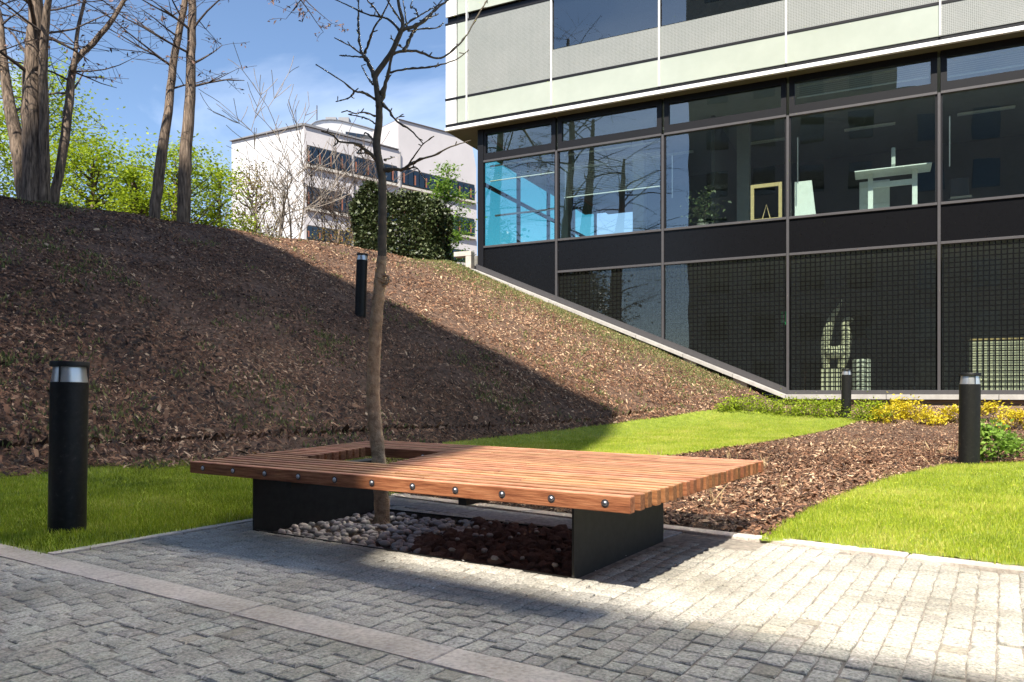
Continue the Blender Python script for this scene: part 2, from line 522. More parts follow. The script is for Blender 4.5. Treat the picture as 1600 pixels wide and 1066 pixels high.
noisy('white_chip', [(0.3, (0.6, 0.58, 0.55)), (0.7, (0.8, 0.78, 0.75))], scale=8, rough=0.6)
def wood():
    m = noisy('hardwood', [(0.28, (0.15, 0.056, 0.025)), (0.45, (0.31, 0.135, 0.062)), (0.6, (0.43, 0.215, 0.108)), (0.8, (0.53, 0.31, 0.18))],
              scale=11, detail=9, rough=0.62, bump=0.35, bscale=30, stretch=(0.55, 7, 7), rnd=0.26, hue=0.009, spec=0.3)
    n, l = m.node_tree.nodes, m.node_tree.links
    b = n['Principled BSDF']; src = b.inputs['Base Color'].links[0].from_socket
    tc = n.new('ShaderNodeTexCoord'); sp = n.new('ShaderNodeSeparateXYZ'); mr = n.new('ShaderNodeMapRange')
    mr.inputs['From Min'].default_value = 0.4; mr.inputs['From Max'].default_value = 0.9
    l.new(tc.outputs['Normal'], sp.inputs[0]); l.new(sp.outputs['Z'], mr.inputs['Value'])
    mx = n.new('ShaderNodeMix'); mx.data_type = 'RGBA'; mx.blend_type = 'MULTIPLY'; mx.inputs['Factor'].default_value = 1
    cm = n.new('ShaderNodeMix'); cm.data_type = 'RGBA'      # oiled sides keep their colour, the walked-on top has bleached
    cm.inputs['A'].default_value = (0.58, 0.49, 0.42, 1); cm.inputs['B'].default_value = (1.02, 1.08, 1.25, 1)
    l.new(mr.outputs['Result'], cm.inputs['Factor']); l.new(src, mx.inputs['A']); l.new(cm.outputs['Result'], mx.inputs['B']); l.new(mx.outputs['Result'], b.inputs['Base Color'])
wood()
plain('steel', (0.42, 0.42, 0.43), rough=0.30, metallic=1.0)
noisy('anthracite', [(0.3, (0.016, 0.0155, 0.0145)), (0.7, (0.026, 0.025, 0.0235))], scale=18, rough=0.6, spec=0.3, bump=0.05)
noisy('bollard_black', [(0.35, (0.006, 0.006, 0.006)), (0.62, (0.011, 0.011, 0.0105)), (0.80, (0.05, 0.048, 0.045))], scale=34, detail=9, rough=0.5, spec=0.3)
plain('lens', (0.62, 0.63, 0.64), rough=0.32, metallic=0.8)
plain('frame_black', (0.010, 0.010, 0.012), rough=0.4, spec=0.25)
plain('frame_grey', (0.085, 0.08, 0.082), rough=0.4, metallic=0.3)
plain('spandrel', (0.006, 0.006, 0.007), rough=0.25, spec=0.22)
glass('window_glass', (0.86, 0.92, 0.89), refl=0.9, base=0.13)
glass('upper_glass', (0.3, 0.35, 0.35), refl=0.97, base=0.68, rough=0.24, mirror=(1.0, 0.96, 0.88))
glass('side_glass', (0.46, 0.86, 0.84), refl=0.8, base=0.02)
glass('frit_glass', (0.88, 0.92, 0.86), refl=0.7, base=0.03, frit=True)
plain('white_metal', (0.80, 0.80, 0.78), rough=0.35)
noisy('green_panel', [(0.35, (0.37, 0.405, 0.345)), (0.65, (0.42, 0.455, 0.39))], scale=0.8, rough=0.22, spec=0.5)
def perforated():
    m = noisy('grey_panel', [(0.35, (0.27, 0.285, 0.265)), (0.65, (0.31, 0.32, 0.30))], scale=0.8, rough=0.35)
    n, l = m.node_tree.nodes, m.node_tree.links
    tc = n.new('ShaderNodeTexCoord')
    vo = n.new('ShaderNodeTexVoronoi'); vo.inputs['Scale'].default_value = 26; vo.inputs['Randomness'].default_value = 0.1
    cr = n.new('ShaderNodeValToRGB')
    cr.color_ramp.elements[0].position = 0.30; cr.color_ramp.elements[0].color = (0.45, 0.45, 0.45, 1)
    cr.color_ramp.elements[1].position = 0.42; cr.color_ramp.elements[1].color = (1, 1, 1, 1)
    mx = n.new('ShaderNodeMix'); mx.data_type = 'RGBA'; mx.blend_type = 'MULTIPLY'; mx.inputs['Factor'].default_value = 1
    b = n['Principled BSDF']; src = b.inputs['Base Color'].links[0].from_socket
    l.new(tc.outputs['Object'], vo.inputs['Vector']); l.new(vo.outputs['Distance'], cr.inputs['Fac'])
    l.new(src, mx.inputs['A']); l.new(cr.outputs['Color'], mx.inputs['B']); l.new(mx.outputs['Result'], b.inputs['Base Color'])
perforated()
noisy('concrete', [(0.3, (0.42, 0.39, 0.34)), (0.7, (0.60, 0.56, 0.50))], scale=6, rough=0.85, bump=0.2, rnd=0.05)
noisy('coping', [(0.3, (0.33, 0.31, 0.285)), (0.7, (0.44, 0.42, 0.385))], scale=5, rough=0.8, bump=0.15, rnd=0.06)
noisy('plank_brown', [(0.3, (0.17, 0.12, 0.085)), (0.7, (0.30, 0.22, 0.16))], scale=6, rough=0.8, stretch=(0.5, 5, 5))
plain('soffit', (0.13, 0.12, 0.07), rough=0.6)
plain('room_dark', (0.085, 0.09, 0.088), rough=0.8)
plain('room_grey', (0.24, 0.25, 0.245), rough=0.8)
plain('room_floor', (0.16, 0.155, 0.14), rough=0.6)
plain('office_white', (0.78, 0.80, 0.78), rough=0.5)
plain('oak', (0.55, 0.40, 0.20), rough=0.5)
plain('monitor', (0.55, 0.58, 0.56), rough=0.4)
plain('dark_plastic', (0.03, 0.03, 0.032), rough=0.5)
plain('plaster_sculpture', (0.74, 0.71, 0.58), rough=0.8)
plain('sign_green', (0.02, 0.35, 0.12), rough=0.4)
plain('blind', (0.62, 0.64, 0.62), rough=0.5)
noisy('render_white', [(0.3, (0.56, 0.555, 0.56)), (0.7, (0.62, 0.61, 0.615))], scale=0.5, rough=0.9)
noisy('render_pink', [(0.3, (0.50, 0.475, 0.475)), (0.7, (0.56, 0.53, 0.53))], scale=0.5, rough=0.9)
glass('far_glass', (0.16, 0.18, 0.20), refl=0.6, base=0.07)
plain('dark_room', (0.05, 0.045, 0.042), rough=0.8)
plain('louvre_red', (0.26, 0.10, 0.06), rough=0.7)
plain('roof_edge', (0.22, 0.22, 0.23), rough=0.6)
noisy('tower_wall', [(0.3, (0.20, 0.19, 0.18)), (0.7, (0.27, 0.26, 0.245))], scale=0.6, rough=0.9)
noisy('gate_grey', [(0.3, (0.16, 0.155, 0.14)), (0.7, (0.26, 0.25, 0.225))], scale=8, rough=0.7)

# ------------------------------------------------------------------ the ground: one sheet out to the horizon
def axis(lo, hi, step, far_lo, far_hi):
    mid = np.arange(lo, hi + 1e-6, step)
    a = lo - np.geomspace(1, lo - far_lo, 22)[::-1]; b = hi + np.geomspace(1, far_hi - hi, 22)
    return np.concatenate([a, mid, b])
gx = axis(-22, 14, 0.18, -900, 900)
gy = axis(4.0, 32, 0.18, -900, 1500)
GX, GY = np.meshgrid(gx, gy)
GZ = terrain(GX, GY)
gd = (-GX + GY - 13.35) / 1.4142
GZ = GZ - 0.09 * np.clip(0.3 - gd, 0, 1)
nx, ny = len(gx), len(gy)
idx = np.arange(nx * ny).reshape(ny, nx)
Q = np.stack([idx[:-1, :-1], idx[:-1, 1:], idx[1:, 1:], idx[1:, :-1]], -1).reshape(-1, 4)
me = mesh_np('ground', np.stack([GX, GY, GZ], -1).reshape(-1, 3), Q, np.full(len(Q), 4), smooth=True)
link('ground', me, 'soil', kind='structure', label='bark mulched earth bank rising behind the bench')

def sheet(name, poly, mat, lift, cell=0.07, **kw):
    xs = [p[0] for p in poly]; ys = [p[1] for p in poly]
    ax = np.arange(min(xs) - cell, max(xs) + cell, cell); ay = np.arange(min(ys) - cell, max(ys) + cell, cell)
    AX, AY = np.meshgrid(ax, ay)
    AZ = terrain(AX, AY) + lift
    n1, n2 = len(ax), len(ay)
    ii = np.arange(n1 * n2).reshape(n2, n1)
    q = np.stack([ii[:-1, :-1], ii[:-1, 1:], ii[1:, 1:], ii[1:, :-1]], -1)
    keep = inside_poly(poly, AX[:-1, :-1] + cell / 2, AY[:-1, :-1] + cell / 2)
    q = q[keep]
    used, inv = np.unique(q, return_inverse=True)
    V = np.stack([AX, AY, AZ], -1).reshape(-1, 3)[used]
    me = mesh_np(name, V, inv.reshape(-1), np.full(len(q), 4), smooth=True)
    return link(name, me, mat, kind='structure', **kw)

# edge of the paving towards the bark bed: from behind the pit to the right
EA = np.array((-1.06, 6.60)); ED = np.array((0.7906, -0.6123)); EN = np.array((0.6123, 0.7906))
def e_pt(t, off=0.0):
    c = EA + ED * t + EN * off
    return (c[0], c[1])
PIT = (-2.80, -0.43, 0.30, 1.42)      # p0, p1, q0, q1

left_lawn = [pq(-9.5, -0.83), pq(-3.16, -0.83), pq(-3.16, 2.7), (-1.6, 11.55), (-3.9, 9.42), (-5.4, 7.92), (-9.5, 3.85)]
left_lawn = [(p[0], p[1]) for p in left_lawn]
def tp(*pix): return [tuple(T(x, y)[:2]) for x, y in pix]
far_lawn = tp((690, 693), (780, 684), (860, 675), (940, 665), (1010, 655), (1080, 645), (1150, 636), (1215, 645), (1290, 652), (1350, 655),
              (1330, 663), (1230, 685), (1130, 701), (1060, 712), (950, 722), (830, 726), (720, 715))
right_lawn = tp((1190, 848), (1225, 822), (1270, 797), (1330, 769), (1400, 746), (1480, 728), (1600, 724), (1800, 722)) + \
             [e_pt(9.0, 0.13), e_pt(3.42, 0.13)]
bark_bed = [e_pt(-1.5, 0.13), e_pt(9.5, 0.13), (12.0, 4.0), (13.5, 14.9), (7.6, 18.9), (6.0, 18.6), (2.0, 15.2), (-2.2, 11.2)]
verge = tp((1655, 724), (1640, 700), (1590, 692), (1560, 700), (1575, 712))
sheet('lawn', left_lawn, 'lawn_soil', 0.0, label='short green lawn strip between the dark bollard and the bank')
sheet('lawn', far_lawn, 'lawn_soil', 0.012, label='sunlit lawn patch behind the bench below the glass front')
sheet('lawn', right_lawn, 'lawn_soil', 0.012, label='bright lawn beside the paving in front of the bark bed')
sheet('bark_bed', bark_bed, 'soil', -0.004, cell=0.09, label='level planting bed covered in brown bark chips')

# grass blades
def blades(name, poly, dens, hgt, wid, label, lift=0.0, seg2=True, nearw=None, tone0=0.5):
    xs = [p[0] for p in poly]; ys = [p[1] for p in poly]
    area = (max(xs) - min(xs)) * (max(ys) - min(ys))
    n = int(area * dens)
    x = rng.uniform(min(xs), max(xs), n); y = rng.uniform(min(ys), max(ys), n)
    k = inside_poly(poly, x + rng.normal(0, 0.022, n), y + rng.normal(0, 0.022, n))
    if nearw: k &= rng.random(n) < np.clip((nearw / np.maximum(np.hypot(x, y), 0.1)) ** 1.6, 0, 1)
    x, y = x[k], y[k]; n = len(x)
    z = terrain(x, y) + lift
    patch = 0.5 + 0.5 * np.sin(x * 2.1 + 1.3 * np.sin(y * 1.7)) * np.sin(y * 2.6 + 1.1 * np.sin(x * 1.3))
    h = hgt * rng.uniform(0.55, 1.25, n) * (0.85 + 0.3 * patch)
    w = wid * rng.uniform(0.7, 1.3, n)
    yaw = rng.uniform(0, 2 * np.pi, n); lean = rng.uniform(0.1, 0.75, n) * h; ly = rng.uniform(0, 2 * np.pi, n)
    sx, sy = np.cos(yaw) * w / 2, np.sin(yaw) * w / 2
    lx, lY = np.cos(ly) * lean, np.sin(ly) * lean
    dry = np.clip(np.sin(x * 1.3 + 2.2 * np.sin(y * 0.9) + 0.7) * np.sin(y * 1.5 + 1.9 * np.sin(x * 0.8)) - 0.45, 0, 1)
    h = h * (1 - 0.5 * dry)
    blot = np.sin(x * 5.3 + 2 * np.sin(y * 3.1)) * np.sin(y * 4.7 + 1.5 * np.sin(x * 2.2))
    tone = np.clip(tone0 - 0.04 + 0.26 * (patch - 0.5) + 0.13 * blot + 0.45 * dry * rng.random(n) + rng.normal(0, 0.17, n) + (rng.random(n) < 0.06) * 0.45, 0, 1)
    b0 = np.stack([x - sx, y - sy, z - 0.01], -1); b1 = np.stack([x + sx, y + sy, z - 0.01], -1)
    tip = np.stack([x + lx, y + lY, z + h], -1)
    if seg2:
        m0 = np.stack([x - sx * .8 + lx * .3, y - sy * .8 + lY * .3, z + h * .58], -1)
        m1 = np.stack([x + sx * .8 + lx * .3, y + sy * .8 + lY * .3, z + h * .58], -1)
        V = np.stack([b0, b1, m1, m0, tip], 1).reshape(-1, 3)
        o = np.arange(n) * 5
        L = np.stack([o, o + 1, o + 2, o + 3, o + 3, o + 2, o + 4], -1)
        S = np.tile([4, 3], n); tn = np.repeat(tone, 5)
    else:
        V = np.stack([b0, b1, tip], 1).reshape(-1, 3)
        o = np.arange(n) * 3
        L = np.stack([o, o + 1, o + 2], -1); S = np.full(n, 3); tn = np.repeat(tone, 3)
    me = mesh_np(name, V, L, S, tone=tn)
    return link(name, me, 'grass', kind='stuff', label=label, category='grass')
blades('grass', left_lawn, 7000, 0.036, 0.0042, 'short grass growing on the lawn beside the dark bollard', nearw=6.5)
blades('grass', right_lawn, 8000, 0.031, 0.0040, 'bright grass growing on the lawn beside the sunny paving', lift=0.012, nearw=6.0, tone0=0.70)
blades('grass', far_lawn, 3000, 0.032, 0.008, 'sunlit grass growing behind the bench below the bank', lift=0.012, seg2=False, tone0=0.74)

# bark chips
def chips(name, n, sampler, lmin, lmax, label, tone0=0.42):
    x, y = sampler(n)
    n = len(x)
    e = 0.05
    z = terrain(x, y)
    dzx = (terrain(x + e, y) - terrain(x - e, y)) / (2 * e); dzy = (terrain(x, y + e) - terrain(x, y - e)) / (2 * e)
    dzx = np.clip(dzx, -1.2, 1.2); dzy = np.clip(dzy, -1.2, 1.2)
    L = rng.uniform(lmin, lmax, n) * np.where(y > 13, 0.8, 1.0) * np.where(rng.random(n) < 0.08, 1.8, 1.0); W = L * rng.uniform(0.16, 0.42, n)
    yaw = rng.uniform(0, 2 * np.pi, n)
    pit = np.clip(rng.normal(0, 0.30, n), -0.7, 0.7); rol = np.clip(rng.normal(0, 0.35, n), -0.7, 0.7)
    ax = np.stack([np.cos(yaw), np.sin(yaw), np.tan(pit)], -1)
    bx = np.stack([-np.sin(yaw), np.cos(yaw), np.tan(rol)], -1)
    slope = lambda v: np.stack([v[:, 0], v[:, 1], v[:, 2] + v[:, 0] * dzx + v[:, 1] * dzy], -1)
    ax, bx = slope(ax), slope(bx)
    c = np.stack([x, y, z + rng.uniform(0.004, 0.03, n)], -1)
    l2 = (L / 2)[:, None]; w2 = (W / 2)[:, None]
    up = np.array((0, 0, 1.0)) * (W * rng.uniform(0.1, 0.5, n))[:, None]
    tp_ = rng.uniform(0.3, 1.0, n)[:, None]; tq = rng.uniform(0.3, 1.0, n)[:, None]
    sk = (rng.uniform(-0.3, 0.3, n))[:, None] * l2
    V = np.stack([c - ax * l2 - bx * w2 * tp_, c - ax * l2 + bx * w2 * tp_, c - bx * w2 + ax * sk + up, c + bx * w2 + ax * sk + up,
                  c + ax * l2 - bx * w2 * tq, c + ax * l2 + bx * w2 * tq], 1).reshape(-1, 3)
    o = np.arange(n) * 6
    F_ = np.stack([o, o + 2, o + 3, o + 1, o + 2, o + 4, o + 5, o + 3], -1)
    patch = np.sin(x * 0.8 + 2 * np.sin(y * 0.55)) * np.sin(y * 0.9 + 1.2 * np.sin(x * 0.6)) + 0.6 * np.sin(x * 2.3 + y) * np.sin(y * 2.9 - x)
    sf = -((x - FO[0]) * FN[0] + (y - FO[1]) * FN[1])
    tone = np.clip(tone0 + 0.38 * np.clip(1 - sf / 9, 0, 1) * (y > 9) + 0.12 * patch + rng.normal(0, 0.29, n) + (rng.random(n) < 0.025) * 0.4, 0, 1)  # sunlit side of the bank painted into the chip tone, paler towards the glass
    me = mesh_np(name, V, F_, np.full(2 * n, 4), tone=np.repeat(tone, 6))
    return link(name, me, 'bark_chip', kind='stuff', label=label, category='bark mulch')

def on_slope(n):
    x = rng.uniform(-20, 8.5, n); y = rng.uniform(6.5, 28, n)
    d = (-x + y - 13.35) / 1.4142
    s = -((x - FO[0]) * FN[0] + (y - FO[1]) * FN[1])
    k = (d > -0.18 + 0.12 * np.sin(x * 5)) & (d < 11.5) & (s > 0.55) & (x > -0.95 * y)
    k &= rng.random(n) < np.clip((10.5 / y) ** 1.4, 0, 1)
    k &= ~inside_poly(far_lawn, x, y)
    bare = np.sin(x * 1.9 + 1.7 * np.sin(y * 1.4)) * np.sin(y * 2.2 + 1.3 * np.sin(x * 1.1))
    k &= rng.random(n) < 0.80 + 0.5 * bare
    return x[k], y[k]
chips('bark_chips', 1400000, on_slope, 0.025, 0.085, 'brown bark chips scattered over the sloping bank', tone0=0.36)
def on_bed(n):
    x = rng.uniform(-2.5, 12, n); y = rng.uniform(2.5, 19, n)
    k = inside_poly(bark_bed, x, y) & ~inside_poly(right_lawn, x, y) & ~inside_poly(far_lawn, x, y)
    k &= rng.random(n) < np.clip((6.0 / y) ** 1.3, 0, 1)
    k &= x < 0.95 * y
    return x[k], y[k]
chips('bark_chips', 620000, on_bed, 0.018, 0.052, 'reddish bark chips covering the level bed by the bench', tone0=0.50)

# small weeds and moss coming through the bark
def tufts(name, x, y, per, hgt, wid, mat, label, tone0=0.5, spread=0.08):
    m = len(x)
    X = np.repeat(x, per) + rng.normal(0, spread, m * per); Y = np.repeat(y, per) + rng.normal(0, spread, m * per)
    n = len(X)
    Z = terrain(X, Y)
    h = hgt * rng.uniform(0.4, 1.3, n); w = wid * rng.uniform(0.6, 1.3, n)
    yaw = rng.uniform(0, 2 * np.pi, n); ly = rng.uniform(0, 2 * np.pi, n); ln = rng.uniform(0.1, 0.9, n) * h
    sx, sy = np.cos(yaw) * w / 2, np.sin(yaw) * w / 2
    b = np.stack([X, Y, Z], -1)
    tip = np.stack([X + np.cos(ly) * ln, Y + np.sin(ly) * ln, Z + h], -1)
    mid = b * 0.45 + tip * 0.55
    V = np.stack([b, mid - np.stack([sx, sy, 0 * sx], -1), tip, mid + np.stack([sx, sy, 0 * sx], -1)], 1).reshape(-1, 3)
    o = np.arange(n) * 4
    me = mesh_np(name, V, np.stack([o, o + 1, o + 2, o + 3], -1), np.full(n, 4), tone=np.repeat(np.clip(tone0 + rng.normal(0, 0.22, n), 0, 1), 4))
    return link(name, me, mat, kind='stuff', label=label, category='weeds')
wx, wy = on_slope(9000)
k = np.sin(wx * 0.9 + 1.5 * np.sin(wy * 0.7)) * np.sin(wy * 1.1 + wx * 0.5) + rng.normal(0, 0.35, len(wx)) > 0.35
wx, wy = wx[k], wy[k]
tufts('weeds', wx, wy, 20, 0.085, 0.024, 'weed', 'small green weeds dotted over the bark bank', tone0=0.55, spread=0.11)
n = 2600
a_ = rng.uniform(-10.5, 0.5, n); s_ = np.abs(rng.normal(0, 0.9, n)) + 0.55
wx = FO[0] + a_ * FT[0] - s_ * FN[0]; wy = FO[1] + a_ * FT[1] - s_ * FN[1]
k = (-wx + wy - 13.35) > 0.2
tufts('weeds', wx[k], wy[k], 7, 0.055, 0.02, 'weed', 'green weeds growing along the pale sloping ledge', tone0=0.75, spread=0.12)
sx_, sy_ = on_bed(900)
k = (sy_ > 4.6)
tufts('dry_stalks', sx_[k][:46], sy_[k][:46], 9, 0.15, 0.009, 'straw', 'dry straw coloured stalks standing in the level bark bed', spread=0.035)

# ------------------------------------------------------------------ paving
def in_paving(x, y, m=0.0):
    p, q = to_pq(x, y)
    e = (x - EA[0]) * EN[0] + (y - EA[1]) * EN[1]
    near = (q < -1.0 - m)
    main = (q > -0.82 + m) & (p > -3.09 + m) & (e < -0.02 - m)
    pit = (p > PIT[0] - m) & (p < PIT[1] + m) & (q > PIT[2] - m) & (q < PIT[3] + m)
    slabs = (e > -0.36 - m) & (p < 0.15) & (q > 1.0)
    return near | (main & ~pit & ~slabs)

paving = empty('cobblestone_paving', (0, 0, 0), kind='structure', label='grey granite cobblestone paving in staggered courses')
mb = MB()
out = [pq(-11, -6), pq(9, -6), pq(9, -0.9), pq(-11, -0.9)]
mb.prism([(p.x, p.y) for p in out], -0.06, -0.005)
out = [pq(-3.09, -0.9), pq(9, -0.9), Vector((*e_pt(8.6), 0)), Vector((*e_pt(-1.2), 0)), pq(-3.09, 2.6)]
hole = None
mb.build('joint_bed', 'joint_sand', paving)
# main field bed, with the pit left open
mb = MB()
def bed(p0, p1, q0, q1): mb.prism([tuple(pq(a, b)[:2]) for a, b in ((p0, q0), (p1, q0), (p1, q1), (p0, q1))], -0.06, -0.006)
bed(-3.09, 9, -0.9, PIT[2]); bed(-3.09, PIT[0], PIT[2], 2.5); bed(PIT[1], 2.2, PIT[2], PIT[3] - 0.001); bed(PIT[0], 0.6, PIT[3], 1.75)
bed(2.2, 9, PIT[2], 1.0)
mb.build('joint_bed', 'joint_sand', paving)

stones = []
pc = -7.6
while pc < 7.5:
    w = random.uniform(0.078, 0.092)
    q = -4.2 + random.uniform(0, 0.1)
    while q < 2.3:
        l = random.uniform(0.08, 0.135)
        inpit = PIT[0] - 0.02 < pc + w / 2 < PIT[1] + 0.02
        stops_ = [(-0.998, -0.827)] + ([(PIT[2] - 0.014, PIT[3] + 0.014)] if inpit else [])
        skip = None
        for s0, s1 in stops_:
            if q < s0 < q + l + 0.05: l = s0 - q; skip = s1
        if l < 0.03: q = skip if skip is not None else q + l; continue
        c = pq(pc + w / 2, q + l / 2)
        if in_paving(c.x, c.y, 0.012) and c.y > -0.6 and abs(c.x) < 0.95 * c.y + 1.8:
            stones.append((pc + w / 2, q + l / 2, w, l, c))
        q = skip if skip is not None else q + l
    pc += w
def stone_geo(w, l, rs):
    g = 0.0022
    j = lambda s: rs.uniform(-s, s)
    hw, hl = w / 2 - g, l / 2 - g
    cs = [(-hw + j(.005), -hl + j(.007)), (hw + j(.005), -hl + j(.007)), (hw + j(.005), hl + j(.007)), (-hw + j(.005), hl + j(.007))]
    zt = rs.uniform(-0.002, 0.002); tx, ty = j(0.02), j(0.05)
    zz = lambda p: zt + p[0] * tx + p[1] * ty
    c = rs.uniform(0.003, 0.007)
    ins = [(p[0] * (1 - c / abs(hw)), p[1] * (1 - c / abs(hl))) for p in cs]
    V = [(p[0], p[1], -0.04) for p in cs] + [(p[0], p[1], zz(p) - c * rs.uniform(0.5, 0.9)) for p in cs] + [(p[0], p[1], zz(p) + j(.0015)) for p in ins]
    V.append((j(.01), j(.01), zt + 0.001 + rs.uniform(0, 0.003)))
    fs = []
    for a in (0, 4):
        for i in range(4):
            fs.append((a + i, a + (i + 1) % 4, a + 4 + (i + 1) % 4, a + 4 + i))
    for i in range(4):
        fs.append((8 + i, 8 + (i + 1) % 4, 12))
    return V, fs
# the stones that show largest are single objects
vis = [s for s in stones if s[4].y > 2.2 and abs(s[4].x) < 0.69 * s[4].y]
vis.sort(key=lambda s: s[4].y)
single = set(id(s) for s in vis[:300])
rot = math.atan2(BU[1], BU[0])
geos = [stone_geo(0.085, 0.108, random) for _ in range(18)]
gmesh = []
for V, fs in geos:
    m_ = MB(); m_.add(V, fs); gmesh.append(m_.mesh('cobble'))
gochre = []
for V, fs in geos[:3]:
    m_ = MB(); m_.add(V, fs); gochre.append(m_.mesh('cobble')); gochre[-1].materials.append(MATS['cobble_ochre'])
MV, MF, MS, MT = [], [], [], []
for s in stones:
    p, q, w, l, c = s
    if id(s) in single:
        o = link('cobble', random.choice(gochre if random.random() < 0.05 else gmesh), 'cobble', paving, loc=(c.x, c.y, random.uniform(-0.002, 0.002)), rot=(0, 0, rot))
        o.scale = (w / 0.085, l / 0.108, 1)
    else:
        V, fs = stone_geo(w, l, random)
        b = len(MV)
        MV += [(BU[0] * x + BV[0] * y + c.x, BU[1] * x + BV[1] * y + c.y, z) for x, y, z in V]
        for f in fs:
            MF += [i + b for i in f]; MS.append(len(f))
        MT += [random.random()] * len(V)
link('cobbles_beyond', mesh_np('cobbles_beyond', MV, MF, MS, tone=MT), 'cobble_mass', paving, kind='stuff')

# granite band, kerbs, slabs behind the pit
def strip(name, parent, pts_fn, t0, t1, length, mat, z1=0.003, z0=-0.06, gap=0.006):
    t = t0
    while t < t1 - 0.05:
        e = min(t + length * random.uniform(0.96, 1.04), t1)
        quad = pts_fn(t + gap / 2, e - gap / 2)
        c = sum((Vector((p[0], p[1], 0)) for p in quad), Vector()) / 4
        mb = MB(); dz = random.uniform(-0.002, 0.002)
        rel = [(p[0] - c.x, p[1] - c.y) for p in quad]
        ins = [(x * 0.995, y * 0.985) for x, y in rel]
        n0 = len(mb.v)
        V = [(x, y, z0) for x, y in rel] + [(x, y, z1 - 0.004) for x, y in rel] + [(x * .992, y * .992, z1) for x, y in rel]
        fs = [(i, (i + 1) % 4, 4 + (i + 1) % 4, 4 + i) for i in range(4)] + [(4 + i, 4 + (i + 1) % 4, 8 + (i + 1) % 4, 8 + i) for i in range(4)] + [(8, 9, 10, 11)]
        mb.add(V, fs)
        mb.build(name, mat, parent, loc=(c.x, c.y, dz))
        t = e
band = empty('granite_band', (0, 0, 0), kind='structure', label='pale granite band crossing the cobblestones')
strip('band_stone', band, lambda a, b: [tuple(pq(p, q)[:2]) for p, q in ((a, -0.995), (b, -0.995), (b, -0.83), (a, -0.83))], -8.4, 6.0, 1.02, 'granite')
kerb = empty('lawn_kerb', (0, 0, 0), kind='structure', label='narrow granite kerb between lawn and cobblestones')
strip('kerb_stone', kerb, lambda a, b: [tuple(pq(p, q)[:2]) for p, q in ((-3.16, a), (-3.085, a), (-3.085, b), (-3.16, b))], -0.826, 2.6, 0.8, 'granite', z1=0.008)
kerb2 = empty('bed_kerb', (0, 0, 0), kind='structure', label='granite kerb between cobblestones and the bark bed')
strip('kerb_stone', kerb2, lambda a, b: [e_pt(a, -0.01), e_pt(b, -0.01), e_pt(b, 0.12), e_pt(a, 0.12)], -1.3, 8.6, 0.9, 'granite', z1=0.010)
slabs = empty('slab_strip', (0, 0, 0), kind='structure', label='row of smooth grey slabs behind the tree pit')
strip('paving_slab', slabs, lambda a, b: [e_pt(a, -0.35), e_pt(b, -0.35), e_pt(b, -0.015), e_pt(a, -0.015)], -0.6, 2.75, 0.55, 'slab', z1=0.0)

# ------------------------------------------------------------------ tree pit with pebbles and lava rocks
pit = empty('tree_pit', (0, 0, 0), kind='structure', label='planting pit under the bench filled with pebbles and lava rock')
mb = MB()
mb.prism([tuple(pq(a, b)[:2]) for a, b in ((PIT[0], PIT[2]), (PIT[1], PIT[2]), (PIT[1], PIT[3]), (PIT[0], PIT[3]))], -0.12, -0.05)
mb.build('pit_soil', 'soil', pit)
mb = MB()
for p0, p1, q0, q1 in ((PIT[0], PIT[1], PIT[2] - 0.012, PIT[2]), (PIT[0], PIT[1], PIT[3], PIT[3] + 0.012)):
    mb.prism([tuple(pq(a, b)[:2]) for a, b in ((p0, q0), (p1, q0), (p1, q1), (p0, q1))], -0.12, 0.004)
mb.build('steel_edging', 'anthracite', pit)
def rock_mesh(name, rough, flat, seed, smooth):
    r = np.random.default_rng(seed)
    m_ = MB()
    seg, rings = 8, 4
    V = [(0, 0, flat * (1 + r.normal(0, rough)))]
    for i in range(1, rings):
        th = math.pi * i / rings
        for k in range(seg):
            ph = 2 * math.pi * (k + 0.5 * (i % 2)) / seg
            rr = 1 + r.normal(0, rough)
            V.append((rr * math.sin(th) * math.cos(ph), rr * 0.78 * math.sin(th) * math.sin(ph), rr * flat * math.cos(th)))
    V.append((0, 0, -flat))
    fs = [(0, 1 + k, 1 + (k + 1) % seg) for k in range(seg)]
    for i in range(rings - 2):
        for k in range(seg):
            a = 1 + i * seg; fs.append((a + k, a + seg + k, a + seg + (k + 1) % seg, a + (k + 1) % seg))
    a = 1 + (rings - 2) * seg
    fs += [(a + (k + 1) % seg, a + k, len(V) - 1) for k in range(seg)]
    m_.add(V, fs)
    return m_.mesh(name, smooth=smooth)
peb = [rock_mesh('pebble', 0.07, 0.55, i, True) for i in range(7)]
lav = [rock_mesh('lava_rock', 0.17, 0.75, 40 + i, False) for i in range(7)]
def lay(kind, meshes, mat, count, p0, p1, rmin, rmax, edge):
    placed = []
    tries = 0
    while len(placed) < count and tries < 14000:
        tries += 1
        p = random.uniform(p0, p1); q = random.uniform(PIT[2] + 0.03, PIT[3] - 0.03)
        if not edge(p, q): continue
        r = random.uniform(rmin, rmax)
        if any((p - a) ** 2 + (q - b) ** 2 < (0.62 * (r + c)) ** 2 for a, b, c in placed): continue
        placed.append((p, q, r))
        pt = pq(p, q)
        o = link(kind, random.choice(meshes), mat, pit, loc=(pt.x, pt.y, -0.045 + r * 0.42 + random.uniform(0, 0.018)),
                 rot=(random.uniform(-.3, .3), random.uniform(-.3, .3), random.uniform(0, 6.28)))
        o.scale = (r, r, r)
TREE = pq(*to_pq(-0.918, 5.386))
tp_, tq_ = to_pq(-0.918, 5.386)
bord = lambda q: -1.62 + 0.12 * math.sin(q * 7) - 0.25 * (q - 0.8)
lay('pebble', peb, 'pebble', 290, PIT[0] + 0.04, -1.2, 0.018, 0.042, lambda p, q: p < bord(q) and math.hypot(p - tp_, q - tq_) > 0.10)
